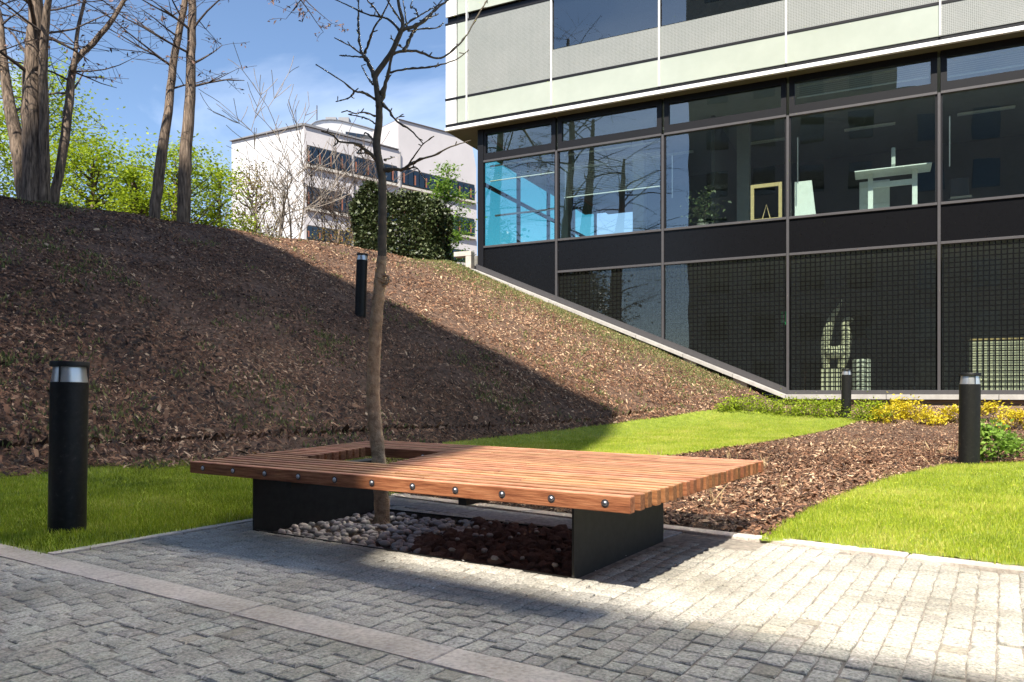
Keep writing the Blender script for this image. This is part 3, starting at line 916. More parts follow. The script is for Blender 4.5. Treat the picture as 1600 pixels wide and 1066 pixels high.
lay('lava_rock', lav, 'lava', 290, -1.95, PIT[1] - 0.05, 0.030, 0.062, lambda p, q: p > bord(q) - 0.02)
for _ in range(22):
    p = random.uniform(-1.6, PIT[1] - 0.08); q = random.uniform(PIT[2] + 0.02, PIT[3] - 0.05)
    pt = pq(p, q)
    o = link('pebble', random.choice(peb), 'pebble', pit, loc=(pt.x, pt.y, 0.028), rot=(0.2, 0.1, random.uniform(0, 6)))
    r = random.uniform(0.014, 0.026); o.scale = (r, r, r)

# fallen petals
n = 90
px_ = rng.uniform(-2.6, 3.0, n); py_ = rng.uniform(2.4, 6.0, n)
k = in_paving(px_, py_); px_, py_ = px_[k], py_[k]; n = len(px_)
yaw = rng.uniform(0, 6.28, n); L = rng.uniform(0.004, 0.009, n)[:, None]
ca = np.stack([np.cos(yaw), np.sin(yaw), 0 * yaw + 0.2], -1); cb = np.stack([-np.sin(yaw), np.cos(yaw), 0 * yaw], -1)
cc = np.stack([px_, py_, 0 * px_ + 0.008], -1)
V = np.stack([cc - ca * L, cc + cb * L * .6, cc + ca * L, cc - cb * L * .6], 1).reshape(-1, 3)
o_ = np.arange(n) * 4
link('petals', mesh_np('petals', V, np.stack([o_, o_ + 1, o_ + 2, o_ + 3], -1), np.full(n, 4)), 'white_chip', kind='stuff', label='tiny white petals scattered over the cobblestones', category='petals')
# ------------------------------------------------------------------ the timber bench
TOP, SH = 0.46, 0.074
LF, RF, RB, LB = (-3.07, 0.0), (0.0, 0.0), (0.012, 2.05), (-3.62, 2.28)
NS = 22
bench = empty('timber_bench', pq(-1.5, 0.9), label='wide low slatted hardwood bench platform built round a young tree', category='bench')
bench_inv = Matrix.Translation(-Vector(bench.location))
def lerp2(a, b, t): return (a[0] + (b[0] - a[0]) * t, a[1] + (b[1] - a[1]) * t)
HP0, HP1, HR0, HR1 = -2.72, -1.92, 6, 14        # hole: p range, rows
SW = 0.052
def slat(pa, pb, jit=0.0):
    """one slat between two plan points of the bench frame"""
    A, B = pq(*pa), pq(*pb)
    L = (B - A).length
    ang = math.atan2((B - A).y, (B - A).x)
    mb = MB(); mb.box(-L / 2, L / 2, -SW / 2, SW / 2, -SH, 0, c=0.004)
    c = (A + B) / 2
    return mb.build('slat', 'hardwood', bench, loc=bench_inv @ Vector((c.x, c.y, TOP + random.uniform(-0.001, 0.001))), rot=(0, 0, ang))
for i in range(NS):
    t = (i + 0.5) / NS
    hw = SW / 2 / 2.05
    t = hw + (1 - 2 * hw) * i / (NS - 1)
    l, r = lerp2(LF, LB, t), lerp2(RF, RB, t)
    j = random.uniform(-0.006, 0.006)
    l = (l[0] + j, l[1]); r = (r[0] + random.uniform(-0.004, 0.004), r[1])
    def at_p(p): return lerp2(l, r, (p - l[0]) / (r[0] - l[0]))
    if i == 0 or i == NS - 1:
        slat(l, r)
        continue
    if HR0 <= i <= HR1:
        sh = -0.27 * (i - HR0) / (HR1 - HR0)
        slat(l, at_p(HP0 + sh))
        j1 = random.uniform(-1.2, -0.6)
        if i % 2: slat(at_p(HP1 + sh), r)
        else: slat(at_p(HP1 + sh), at_p(j1 - 0.002)); slat(at_p(j1 + 0.002), r)
    else:
        j1 = (-1.9, -1.1, -1.5, -0.75)[i % 4] + random.uniform(-0.15, 0.15)
        slat(l, at_p(j1 - 0.002)); slat(at_p(j1 + 0.002), r)
def bolt(pt, ang):
    mb = MB()
    prof = [(0.0125, 0.0), (0.0125, 0.002), (0.0118, 0.0045), (0.010, 0.007), (0.007, 0.0095), (0.0035, 0.011), (0.0005, 0.0115)]
    mb.lathe(prof, 14)
    ws = MB(); ws.lathe([(0.0185, -0.0005), (0.0185, 0.0012), (0.0126, 0.0016)], 16)
    o = mb.build('bolt', 'steel', bench, smooth=True, angle=40, loc=bench_inv @ pt)
    o.rotation_euler = (R(90), 0, ang)
    ws.build('washer', 'dark_plastic', o)
for x in (317, 364, 413.5, 466, 523, 581, 644.5, 711.5, 784.5, 861.5, 945.5):
    k = (x - 295) / (985 - 295)
    # where the ray of that bolt meets the front face
    yb = 721 + 0.0804 * (x - 295) + 12
    tt = 0
    d = Vector(((x - 800) / F, 1.0))
    n_ = Vector((BV[0], BV[1])); Yv = (Vector((BO[0], BO[1])).dot(n_)) / d.dot(n_)
    c = Vector((d.x * Yv, Yv, TOP - SH * 0.5))
    bolt(c - Vector((BV[0], BV[1], 0)) * 0.0005, math.atan2(BU[1], BU[0]))
hb = lerp2(lerp2(LF, LB, (HR1 + 1.0) / NS), lerp2(RF, RB, (HR1 + 1.0) / NS), 0.37)
bolt(pq(-2.36, hb[1] - 0.02, TOP - SH * 0.55), math.atan2(BU[1], BU[0]))
for pleg in (-0.43, -2.80):
    mb = MB()
    V0 = [pq(pleg, 0.275), pq(pleg + 0.012, 0.275), pq(pleg + 0.012, 1.42), pq(pleg, 1.42)]
    c = bench.location
    mb.prism([(v.x - c.x, v.y - c.y) for v in V0], -0.03, TOP - SH - 0.001)
    for q0, q1 in ((0.275, 1.42),):
        V1 = [pq(pleg - 0.06, q0 + .01), pq(pleg + 0.072, q0 + .01), pq(pleg + 0.072, q1), pq(pleg - 0.06, q1)]
        mb.prism([(v.x - c.x, v.y - c.y) for v in V1], TOP - SH - 0.009, TOP - SH - 0.0005)
    mb.build('leg', 'anthracite', bench)
# cross rails under the slats
for pr in (-2.30, -1.0):
    mb = MB()
    V1 = [pq(pr, 0.12), pq(pr + 0.05, 0.12), pq(pr + 0.05, 1.95), pq(pr, 1.95)]
    c = bench.location
    mb.prism([(v.x - c.x, v.y - c.y) for v in V1], TOP - SH - 0.055, TOP - SH - 0.0007)
    mb.build('cross_rail', 'anthracite', bench)

# ------------------------------------------------------------------ bollards
def bollard(base, h, r, tilt, label):
    o = empty('bollard_light', base, label=label, category='bollard', group='bollard lights round the garden')
    o.rotation_euler = (0, tilt, 0)
    lens_h = 0.16 * r / 0.112 * 0.62
    body_top = h - lens_h - 0.035
    mb = MB(); mb.lathe([(r, -0.15), (r, body_top - 0.004), (r - 0.004, body_top)], 32)
    mb.build('post', 'bollard_black', o, smooth=True, angle=40)
    mb = MB(); mb.lathe([(r * 0.96, body_top - 0.01), (r * 0.96, body_top + 0.004), (r * 0.84, body_top + lens_h + 0.005)], 32)
    mb.build('reflector', 'lens', o, smooth=True, angle=40)
    for k in range(3):
        a = 2 * math.pi * k / 3 + 0.5
        mb = MB(); mb.tube([(r * .95 * math.cos(a), r * .95 * math.sin(a), body_top - 0.005), (r * .95 * math.cos(a), r * .95 * math.sin(a), body_top + lens_h + 0.01)], 0.006, 6)
        mb.build('stay', 'bollard_black', o)
    mb = MB(); mb.lathe([(r * 1.03, body_top + lens_h), (r * 1.03, h - 0.006), (r * 1.0, h), (0.01, h + 0.001)], 32)
    mb.build('cap', 'bollard_black', o, smooth=True, angle=40)
    return o
b1 = G(105, 830); bollard(b1, 265 / F * b1.y, 0.5 * 53 / F * b1.y, R(0.9), 'dark bollard light on the shaded lawn left of the bench')
b2 = T(1514, 726); bollard(b2, 143 / F * b2.y, 0.5 * 29.5 / F * b2.y, R(0.7), 'dark bollard light beside the leafy plant at the lawn corner')
b3 = T(1322, 653); bollard(b3, 76 / F * b3.y, 0.5 * 14.5 / F * b3.y, R(0.5), 'dark bollard light in front of the glass wall among low shrubs')
b4 = T(563, 493); bollard(b4, 96 / F * b4.y, 0.5 * 17 / F * b4.y, R(1.8), 'dark bollard light standing on the bark covered bank')

# ------------------------------------------------------------------ the young tree in the bench
YT = 5.386
tree = empty('young_tree', (-0.918, YT, -0.05), label='bare young tree with burlap wrapped trunk growing through the bench', category='tree')
toff = Vector((-0.918, YT, -0.05))
def C3(pt, dy=0.0):
    return P(460 + pt[0] * 0.28145, pt[1] * 0.28145, YT + dy) - toff
def px_r(r): return r * YT / F
# lower trunk from pixels
low = [(598, 830), (596, 780), (592, 720), (586, 660), (583, 610), (585, 550), (589, 490), (594, 440), (597, 400)]
lowr = [12.6, 11.8, 11.0, 10.6, 10.3, 10.0, 9.6, 9.3, 7.1]
lp = [P(x, y, YT) - toff for x, y in low]
up_pts = [P(597, 404, YT) - toff] + [C3(p) for p in ((490, 1066), (485, 980), (470, 900), (455, 800), (468, 700), (470, 600), (455, 480), (448, 425), (480, 375), (540, 290), (585, 190), (603, 150), (600, 105), (580, 30), (572, -60), (590, -160))]
up_r = [0.86 * v for v in (8.3, 7.6, 7.3, 7.2, 7.2, 6.8, 6.2, 5.0, 5.2, 5.0, 4.8, 4.6, 3.8, 3.2, 2.8, 2.3, 1.4)]
pts, rad = resample(up_pts, [px_r(r) for r in up_r], 0.03, 0.05)
mb = MB(); mb.tube(pts, rad, 12)
trunk_o = mb.build('trunk', 'young_bark', tree, smooth=True)
pts, rad = resample(lp, [px_r(r) for r in lowr], 0.02, 0.0)
rad = [r * (1 + 0.035 * math.sin(i * 0.9) + random.uniform(-0.025, 0.025)) for i, r in enumerate(rad)]
mb = MB(); mb.tube(pts, rad, 18)
# spiral edge of the wrapping
L = len(pts)
sp, spr = [], []
for k in range(L * 3):
    f = k / (L * 3) * (L - 1.001); i = int(f); c = pts[i].lerp(pts[min(i + 1, L - 1)], f - i)
    a = k * 0.20
    sp.append(c + Vector((math.cos(a), math.sin(a), 0)) * (rad[i] + 0.0005)); spr.append(0.0032)
mb.tube(sp, spr, 5)
mb.build('trunk_wrap', 'burlap', tree, smooth=True)
mb = MB()
kp = P(599, 437, YT - 0.03) - toff
ring = [P(596, 440, YT) - toff + Vector((0.043 * math.cos(a), 0.043 * math.sin(a), 0.012 * math.sin(2 * a))) for a in np.linspace(0, 6.28, 18)]
mb.tube(ring, 0.008, 7); mb.tube([r + Vector((0, 0, 0.016)) for r in ring], 0.006, 7)
mb.tube(resample([kp + Vector((-.01, 0, .03)), kp + Vector((.035, -.01, .02)), kp + Vector((.04, -.01, -.02)), kp + Vector((.0, 0, -.045))], [0.012, .016, .014, .006], 0.01)[0], 0.009, 7)
mb.build('tie', 'burlap', tree, smooth=True)
BR = [
 [(445, 425), (400, 330), (378, 300), (362, 240), (355, 120), (357, 0), (350, -90)], [(385, 318), (300, 312), (250, 308)], [(372, 300), (310, 255), (222, 210)],
 [(393, 292), (410, 240), (440, 160), (480, 100), (520, 20), (540, -60)], [(434, 470), (400, 420), (372, 365)], [(448, 552), (390, 518), (335, 505), (250, 440), (118, 358)],
 [(335, 507), (300, 545), (230, 565)], [(455, 645), (380, 625), (340, 630), (292, 615)], [(455, 690), (390, 655), (300, 635)],
 [(460, 892), (390, 830), (345, 800), (250, 788), (215, 750), (150, 730)], [(380, 822), (350, 850), (395, 850)], [(450, 785), (400, 740), (385, 750)], [(215, 752), (240, 790), (215, 812)],
 [(490, 945), (590, 940), (640, 915), (700, 885), (780, 860), (870, 815), (980, 780)], [(630, 922), (670, 860), (715, 800), (775, 757)],
 [(480, 565), (530, 620), (560, 665), (640, 720), (690, 770), (715, 800)], [(558, 662), (605, 635)], [(525, 402), (620, 385), (770, 370), (900, 330), (970, 275)],
 [(548, 297), (630, 280), (700, 290), (770, 320), (830, 315), (900, 260), (960, 190), (1010, 100), (1070, 0), (1100, -60)],
 [(590, 182), (575, 160), (540, 120), (490, 98), (400, 80), (340, 50), (230, 0), (150, -40)], [(600, 170), (700, 130), (745, 90), (790, 50), (850, 0), (900, -60)],
 [(630, 172), (720, 160), (790, 155), (828, 128)], [(608, 282), (640, 220), (680, 150), (720, 110), (760, 70), (830, -10)], [(610, 140), (690, 90), (770, 45), (860, 0)],
 [(480, 97), (440, 40), (405, 0), (390, -50)], [(690, 92), (670, 50), (645, 40), (655, 5)], [(600, 130), (560, 70), (515, 0), (500, -60)], [(624, 140), (612, 60), (598, -20)],
 [(470, 610), (500, 480), (530, 370), (548, 300), (588, 195)], [(720, 110), (760, 95), (798, 78)], [(560, 232), (540, 215), (536, 195)], [(590, 255), (570, 250), (612, 270)],
 [(620, 940), (672, 930), (700, 960), (730, 1010)], [(500, 888), (530, 880), (556, 872)],
]
MAIN = {0: 3.6, 3: 2.0, 9: 3.0, 13: 3.4, 18: 2.6, 19: 2.6, 20: 3.2, 22: 3.0, 28: 4.6, 5: 2.2, 17: 2.0, 15: 2.2}
for bi, br in enumerate(BR):
    sgn = random.choice((-1, 1)); n = len(br)
    amp = random.uniform(0.15, 0.5)
    p3 = [C3(p, sgn * amp * (i / max(1, n - 1)) * (0.3 if bi == 28 else 1) if i else 0) for i, p in enumerate(br)]
    r0 = MAIN.get(bi, 1.45)
    rr = [px_r(r0 + (0.75 - r0) * (i / (n - 1)) ** 0.8) for i in range(n)]
    pts, rad = resample(p3, rr, 0.028, 0.45)
    rad = [r * random.choice((0.9, 1, 1, 1.08, 1.45)) for r in rad]
    mb = MB(); mb.tube(pts, rad, 6)
    for _ in range(max(1, len(pts) // 7)):       # short spurs with buds
        i = random.randrange(2, len(pts)) if len(pts) > 2 else 1
        d = Vector((random.uniform(-1, 1), random.uniform(-.5, .5), random.uniform(-.3, 1))).normalized()
        e = pts[i] + d * random.uniform(0.012, 0.035)
        mb.tube([pts[i], e, e + d * 0.008], [rad[i] * .7, px_r(0.9), px_r(0.5)], 5)
    mb.build('branch', 'young_bark', tree, smooth=True)

# ------------------------------------------------------------------ trees, generic
def leaf_mesh(name, C, size, tone, flat=0.6, aspect=0.55):
    """many diamond leaves round the given centres"""
    n = len(C)
    nrm = rng.normal(0, 1, (n, 3)); nrm[:, 2] = np.abs(nrm[:, 2]) + flat
    nrm /= np.linalg.norm(nrm, axis=1)[:, None]
    t = rng.normal(0, 1, (n, 3)); t -= nrm * np.sum(t * nrm, 1)[:, None]; t /= np.linalg.norm(t, axis=1)[:, None]
    b = np.cross(nrm, t)
    s = (size * rng.uniform(0.6, 1.35, n))[:, None]
    V = np.stack([C - t * s * .5, C + b * s * .5 * aspect + nrm * s * .06, C + t * s * .5 - nrm * s * .1, C - b * s * .5 * aspect + nrm * s * .06], 1).reshape(-1, 3)
    o = np.arange(n) * 4
    return mesh_np(name, V, np.stack([o, o + 1, o + 2, o + 3], -1), np.full(n, 4), tone=np.repeat(np.clip(tone, 0, 1), 4))

def grow(p, d, length, r, depth, out, tips, rs, droop=0.0, kids=(3, 5), spread=0.75, seglen=0.35):
    n = max(3, int(length / seglen))
    pts, rad = [p.copy()], [r]
    q = p.copy(); dd = d.normalized()
    for i in range(n):
        dd = (dd + Vector((rs.uniform(-1, 1), rs.uniform(-1, 1), rs.uniform(-1, 1))) * 0.16 + Vector((0, 0, -droop))).normalized()
        q = q + dd * (length / n)
        pts.append(q.copy()); rad.append(r * (1 - 0.72 * (i + 1) / n))
    out.append((pts, rad, depth))
    if depth == 0:
        tips.extend(pts[1:])
        return
    for k in range(rs.randint(*kids)):
        i = rs.randint(max(1, n // 4), n)
        a = rs.uniform(0, 6.283)
        side = Vector((math.cos(a), math.sin(a), rs.uniform(-0.2, 0.7)))
        nd = (dd * (1 - spread) + side.normalized() * spread).normalized()
        grow(pts[i].copy(), nd, length * rs.uniform(0.45, 0.7), rad[i] * 0.6, depth - 1, out, tips, rs, droop, kids, spread, seglen)

def bare_tree(base, stems, name, label, bark='bark', pods=0, seed=1, twig_depth=2, group=None, twigs=8, tl=1.6, z_from=0.35, twig_mat='twig', twr=0.3):
    rs = random.Random(seed)
    o = empty(name, base, label=label, category='tree', group=group)
    tips = []
    for s_i, (pts3, rad3) in enumerate(stems):
        pts, rad = resample([p - base for p in pts3], rad3, 0.25, 0.10, rs)
        mb = MB(); mb.tube(pts, rad, 12)
        mb.build('trunk', bark, o, smooth=True)
        out = []
        for k in range(twigs):
            i = int(len(pts) * rs.uniform(z_from, 0.99)); i = min(i, len(pts) - 2)
            a = rs.uniform(0, 6.283)
            grow(pts[i], Vector((math.cos(a), math.sin(a), rs.uniform(0.0, 0.8))), tl * rs.uniform(0.6, 1.4), min(rad[i] * twr, 0.05), twig_depth, out, tips, rs, droop=0.03, kids=(2, 4))
        mb = MB()
        for bp, brd, dep in out: mb.tube(bp, [max(r, 0.005) for r in brd], 4 if dep < 2 else 6, cap=False)
        if out: mb.build('branches', twig_mat, o)['kind'] = 'stuff'
    if pods and tips:
        sel = [tips[rs.randrange(len(tips))] for _ in range(pods)]
        C = np.array([(t.x, t.y, t.z) for t in sel]) + rng.normal(0, 0.05, (pods, 3)) - np.array((0, 0, 0.05))
        link('seed_pods', leaf_mesh('seed_pods', C, 0.11, rng.uniform(0, 1, pods), flat=-0.5, aspect=0.35), 'seed_pod', o, kind='stuff')
    return o

def c1(x, y): return (x * 0.3378, y * 0.3378)
def stem_px(pl, Y, dys=None):
    pts, rad = [], []
    for i, (x, y, r) in enumerate(pl):
        px_, py_ = c1(x, y); d = (dys or 0.0) * i / (len(pl) - 1)
        pts.append(P(px_, py_, Y + d)); rad.append(r * 0.3378 * (Y + d) / F)
    # carry the stem on above the picture
    dv = (pts[-1] - pts[-2]).normalized()
    for k in range(3):
        pts.append(pts[-1] + (dv + Vector((random.uniform(-.15, .15), random.uniform(-.2, .2), 0))) * 1.6); rad.append(rad[-1] * 0.7)
    pts[0].z = tz(pts[0].x, pts[0].y) - 0.3
    return pts, rad
YC = 17.3
st = [stem_px([(130, 870, 36), (75, 640, 30), (32, 420, 22), (8, 220, 18), (-12, 60, 16)], YC, 0.4),
      stem_px([(152, 870, 46), (150, 600, 44), (152, 350, 40), (165, 100, 32), (165, -20, 29)], YC, 0.0),
      stem_px([(208, 860, 25), (205, 600, 21), (200, 300, 19), (212, 100, 17), (230, -20, 13)], YC, -0.4),
      stem_px([(236, 890, 20), (300, 640, 20), (325, 430, 18), (345, 290, 14), (430, 200, 13), (520, 90, 11), (575, 0, 9)], YC + 0.5, 1.0),
      stem_px([(338, 330, 11), (350, 230, 9), (362, 120, 8), (392, 0, 7)], YC + 0.75, 0.5)]
st[4][0][0].z = P(*c1(338, 330), YC + 0.75).z
bare_tree(Vector((st[1][0][0].x, YC, st[1][0][0].z)), st, 'multi_stem_tree', 'thick multi stemmed bare tree on the crest of the bank', pods=900, seed=3, twigs=13, tl=1.9, z_from=0.25)
st = [stem_px([(703, 985, 25), (748, 720, 23), (776, 520, 19), (800, 310, 17), (832, 130, 15), (858, -20, 13)], 19.2, 0.5)]
bare_tree(Vector((st[0][0][0].x, 19.2, st[0][0][0].z)), st, 'bare_tree', 'slender leaning bare tree with greyish trunk on the bank crest', pods=260, seed=5, twigs=17, tl=1.7, z_from=0.3)
def overhang(o, base):
    rs = random.Random(77); tips = []
    arm = [P(300, -8, 19.4), P(340, -90, 19), P(405, -110, 18.5), P(450, -50, 18), P(470, 0, 17.8)]
    pts, rad = resample([p - base for p in arm], [.10, .08, .06, .04, .015], 0.25, 0.3, rs)
    mb = MB(); mb.tube(pts, rad, 7); mb.build('limb', 'bark', o, smooth=True)
    out = []
    for k in range(12):
        i = rs.randrange(len(pts) // 2, len(pts)); a = rs.uniform(0, 6.28)
        grow(pts[i], Vector((math.cos(a) * .8, math.sin(a) * .8, -.5)), rs.uniform(.5, 1.0), .015, 1, out, tips, rs, droop=.10, kids=(2, 4))
    mb = MB()
    for bp, brd, dep in out: mb.tube(bp, [max(r, .005) for r in brd], 4, cap=False)
    mb.build('branches', 'twig', o)['kind'] = 'stuff'
    C = np.array([tuple(tips[rs.randrange(len(tips))]) for _ in range(260)]) + rng.normal(0, .05, (260, 3))
    link('seed_pods', leaf_mesh('seed_pods', C, .11, rng.uniform(0, 1, 260), flat=-.5, aspect=.35), 'seed_pod', o, kind='stuff')
st = [stem_px([(845, 1010, 31), (860, 720, 27), (876, 500, 24), (883, 250, 20), (888, -20, 17)], 19.4, 0.0)]
bt = Vector((st[0][0][0].x, 19.4, st[0][0][0].z))
overhang_o = bare_tree(bt, st, 'bare_tree', 'straight bare tree with furrowed brown trunk on the bank crest', pods=260, seed=8, twigs=16, tl=1.7, z_from=0.3)
overhang(overhang_o, bt)

def leafy_tree(base, height, rx, rz, nleaf, size, mat, name, label, seed, trunk_r=0.12, clumps=40, flat=1.2, cat='tree', group=None, lo=0.15, tone0=0.5, bark='bark', dense=0.32):
    rs = random.Random(seed)
    o = empty(name, base, label=label, category=cat, group=group)
    mb = MB()
    cen = []
    for k in range(clumps):
        a = rs.uniform(0, 6.283); zf = lo + (1 - lo) * rs.random() ** 0.9
        prof = math.sin(math.pi * min(0.97, 0.18 + 0.80 * (zf - lo) / (1 - lo))) ** 0.6
        rr = rx * prof * math.sqrt(rs.uniform(0.15, 1.0))
        cen.append((Vector((math.cos(a) * rr, math.sin(a) * rr, zf * height)), rs.uniform(0.6, 1.25)))
    pts, rad = resample([Vector((0, 0, -0.3)), Vector((rs.uniform(-.1, .1), 0, height * .35)), Vector((rs.uniform(-.2, .2), 0, height * .85))], [trunk_r, trunk_r * .75, trunk_r * .15], 0.3, 0.3, rs)
    mb.tube(pts, rad, 8)
    mb.build('trunk', bark, o, smooth=True)
    mb = MB()
    for c, s in cen:
        z0 = max(0.1 * height, c.z - 0.55 * math.hypot(c.x, c.y) - 0.3)
        q = Vector((0, 0, min(z0, height * .8)))
        pp, rr = resample([q, q.lerp(c, 0.5) + Vector((0, 0, -0.05 * height * rs.random())), c], [trunk_r * .35, trunk_r * .2, 0.008], 0.4, 0.8, rs)
        mb.tube(pp, rr, 4, cap=False)
    mb.build('limbs', 'twig', o)
    per = nleaf // clumps
    Cs, tn = [], []
    for c, s in cen:
        g = rng.normal(0, 1, (per, 3)) * np.array((rx * dense * s, rx * dense * s, rx * dense * s * rz))
        Cs.append(np.array((c.x, c.y, c.z)) + g)
        tn.append(np.clip(tone0 + rng.normal(0, 0.16, per) + rs.uniform(-0.12, 0.12), 0, 1))
    link('crown', leaf_mesh('crown', np.concatenate(Cs), size, np.concatenate(tn), flat=flat), mat, o)
    return o
def ground_at(px, Y):
    X = (px - 800) / F * Y
    return Vector((X, Y, tz(X, Y)))
def leafy_px(px, top, Y, half, nleaf, size, mat, name, label, seed, **kw):
    b = ground_at(px, Y)
    h = H + (HOR - top) / F * Y - b.z
    return leafy_tree(b, h, half / F * Y, 0.55, nleaf, size, mat, name, label, seed, **kw)
leafy_px(60, 120, 30, 92, 9500, 0.15, 'spring_leaf', 'leafy_tree', 'tall yellow green tree in spring leaf behind the multi stemmed trunk', 11, clumps=70)
leafy_px(-60, 160, 27, 90, 5500, 0.15, 'spring_leaf', 'leafy_tree', 'bright green tree beyond the thick trunk at the bank end', 12, clumps=50)
leafy_px(150, 225, 25, 78, 8500, 0.13, 'spring_leaf', 'leafy_tree', 'rounded lime green tree between the thick trunk and slender trunks', 13, clumps=60)
leafy_px(275, 228, 26, 72, 6500, 0.13, 'spring_leaf', 'leafy_tree', 'lime green bushy tree behind the two slender trunks', 14, clumps=56)
leafy_px(215, 268, 23, 40, 3200, 0.11, 'spring_leaf', 'leafy_bush', 'low lime green bush left of the leaning trunk', 16, clumps=30, cat='bush')
leafy_px(345, 268, 28, 46, 3600, 0.12, 'spring_leaf', 'leafy_bush', 'sparse pale green bush beside the straight trunk', 17, clumps=34, cat='bush')
leafy_px(395, 262, 31, 46, 2600, 0.11, 'russet_leaf', 'russet_bush', 'thin bush with russet and olive leaves before the white building', 18, clumps=40, cat='bush')
leafy_px(700, 262, 29, 34, 3600, 0.13, 'leaf', 'leafy_tree', 'small fresh green tree beside the dark clipped hedge', 19, clumps=34, lo=0.05, trunk_r=0.06)
leafy_px(590, 345, 31, 40, 1500, 0.10, 'russet_leaf', 'russet_bush', 'low olive bush half hidden behind the dark hedge', 21, clumps=24, cat='bush')
leafy_px(525, 345, 30, 34, 900, 0.09, 'russet_leaf', 'russet_bush', 'sparse olive bush left of the dark hedge', 22, clumps=24, cat='bush')

# bare pale shrubs before the white building
def shrub(px, top, Y, seed, label, nst=6, spread=0.35, mat='pale_twig', name='bare_shrub', kids=(3, 5)):
    rs = random.Random(seed)
    b = ground_at(px, Y); b.z -= 0.1
    h = H + (HOR - top) / F * Y - b.z
    o = empty(name, b, label=label, category='shrub', group='bare shrubs before the white building')
    for k in range(nst):
        out, tips = [], []
        a = rs.uniform(0, 6.283)
        grow(Vector((rs.uniform(-.15, .15), rs.uniform(-.15, .15), 0)), Vector((math.cos(a) * spread, math.sin(a) * spread, 1)), h * rs.uniform(0.56, 0.72), 0.05 * h / 5, 3, out, tips, rs, droop=-0.05, kids=kids, spread=0.5, seglen=0.4)
        mb = MB()
        for bp, brd, dep in out: mb.tube(bp, [max(r, 0.012) for r in brd], 5 if dep > 1 else 3, cap=False)
        mb.build('stem', mat, o)
    return o
shrub(447, 195, 30, 31, 'pale bare shrub with many upright stems beside the building corner', 4)
shrub(520, 235, 32, 32, 'pale bare shrub in front of the window bands', 4, mat='twig')
shrub(405, 250, 33, 33, 'bare shrub rising behind the russet bush', 3)
shrub(580, 240, 33, 34, 'bare shrub standing behind the clipped hedge', 3, mat='twig')

# clipped laurel hedge
hb0 = ground_at(628, 27.0)
hedge = empty('laurel_hedge', hb0, rz=R(-14), label='dense dark evergreen hedge clipped into a block on the bank', category='hedge')
hx, hy = 66 / F * 27, 0.9
hz = H + (HOR - 306) / F * 27 - hb0.z
N = 26000
u_ = rng.uniform(-1, 1, (N, 3))
face = rng.integers(0, 5, N)
Cc = u_.copy()
dep = 1 - np.abs(rng.normal(0, 0.06, N))
Cc[face == 0, 0] = dep[face == 0]; Cc[face == 1, 0] = -dep[face == 1]; Cc[face == 2, 1] = -dep[face == 2]; Cc[face == 3, 2] = dep[face == 3]; Cc[face == 4, 1] = -dep[face == 4]
nr = np.sqrt((np.abs(Cc[:, 0]) ** 14 + np.abs(Cc[:, 2]) ** 14)) ** (1 / 7); Cc[:, [0, 2]] /= np.maximum(1, nr ** 1)[:, None]
lump = 1 + 0.06 * np.sin(Cc[:, 0] * 7 + 2) * np.sin(Cc[:, 2] * 5) + 0.05 * np.sin(Cc[:, 0] * 3.1 + Cc[:, 1] * 4)
topz = hz * (1 - 0.10 * np.clip(Cc[:, 0], -1, 1))
Cw = np.stack([Cc[:, 0] * hx * lump, Cc[:, 1] * hy * lump, (Cc[:, 2] * .5 + .5) * topz * lump - 0.1], -1) + rng.normal(0, 0.05, (N, 3))
tn = np.clip(0.45 + rng.normal(0, 0.25, N), 0, 1)
link('foliage', leaf_mesh('foliage', Cw, 0.13, tn, flat=0.35), 'laurel_leaf', hedge)
mb = MB()
for k in range(9):
    x = -hx * .85 + hx * 1.7 * k / 8
    pp, rr = resample([Vector((x, 0, -.3)), Vector((x + random.uniform(-.2, .2), random.uniform(-.3, .3), hz * .9))], [0.05, 0.015], 0.3, 0.5)
    mb.tube(pp, rr, 5)
mb.build('stems', 'twig', hedge)

# trees standing on the bank beyond the frame, mirrored in the glass
for k, (X, Y, sd) in enumerate(((-17.5, 5.5, 51), (-14.6, 6.6, 52), (-19.5, 9.5, 53), (-16.5, 2.0, 54))):
    b = Vector((X, Y, tz(X, Y) - 0.2))
    pts3 = [b, b + Vector((0.2, 0, 3)), b + Vector((0.6, .3, 7)), b + Vector((1.0, .2, 11)), b + Vector((1.2, .2, 14 + 5 * (k % 2 == 0)))]
    bare_tree(b, [(pts3, [0.50, 0.44, 0.34, 0.2, 0.08])], 'bare_tree', 'bare tree on the bank mirrored in the glass front', seed=sd, twigs=26, tl=3.2, z_from=0.25, group='bare trees mirrored in the glass front')

for k, (X, Y, hh_, sd) in enumerate(((-24, 6, 6.5, 71), (-27, 10, 7.5, 72), (-22, 0.5, 6.0, 73), (-20.5, 12, 5.0, 74), (-25.5, -4, 6.5, 75))):
    leafy_tree(Vector((X, Y, tz(X, Y))), hh_, 3.2, 0.6, 3200, 0.34, 'laurel_leaf', 'evergreen_bush', 'large dark evergreen bush mirrored low in the glass front', sd, trunk_r=0.15, clumps=40, cat='bush', group='evergreen bushes mirrored in the glass front', lo=0.03)
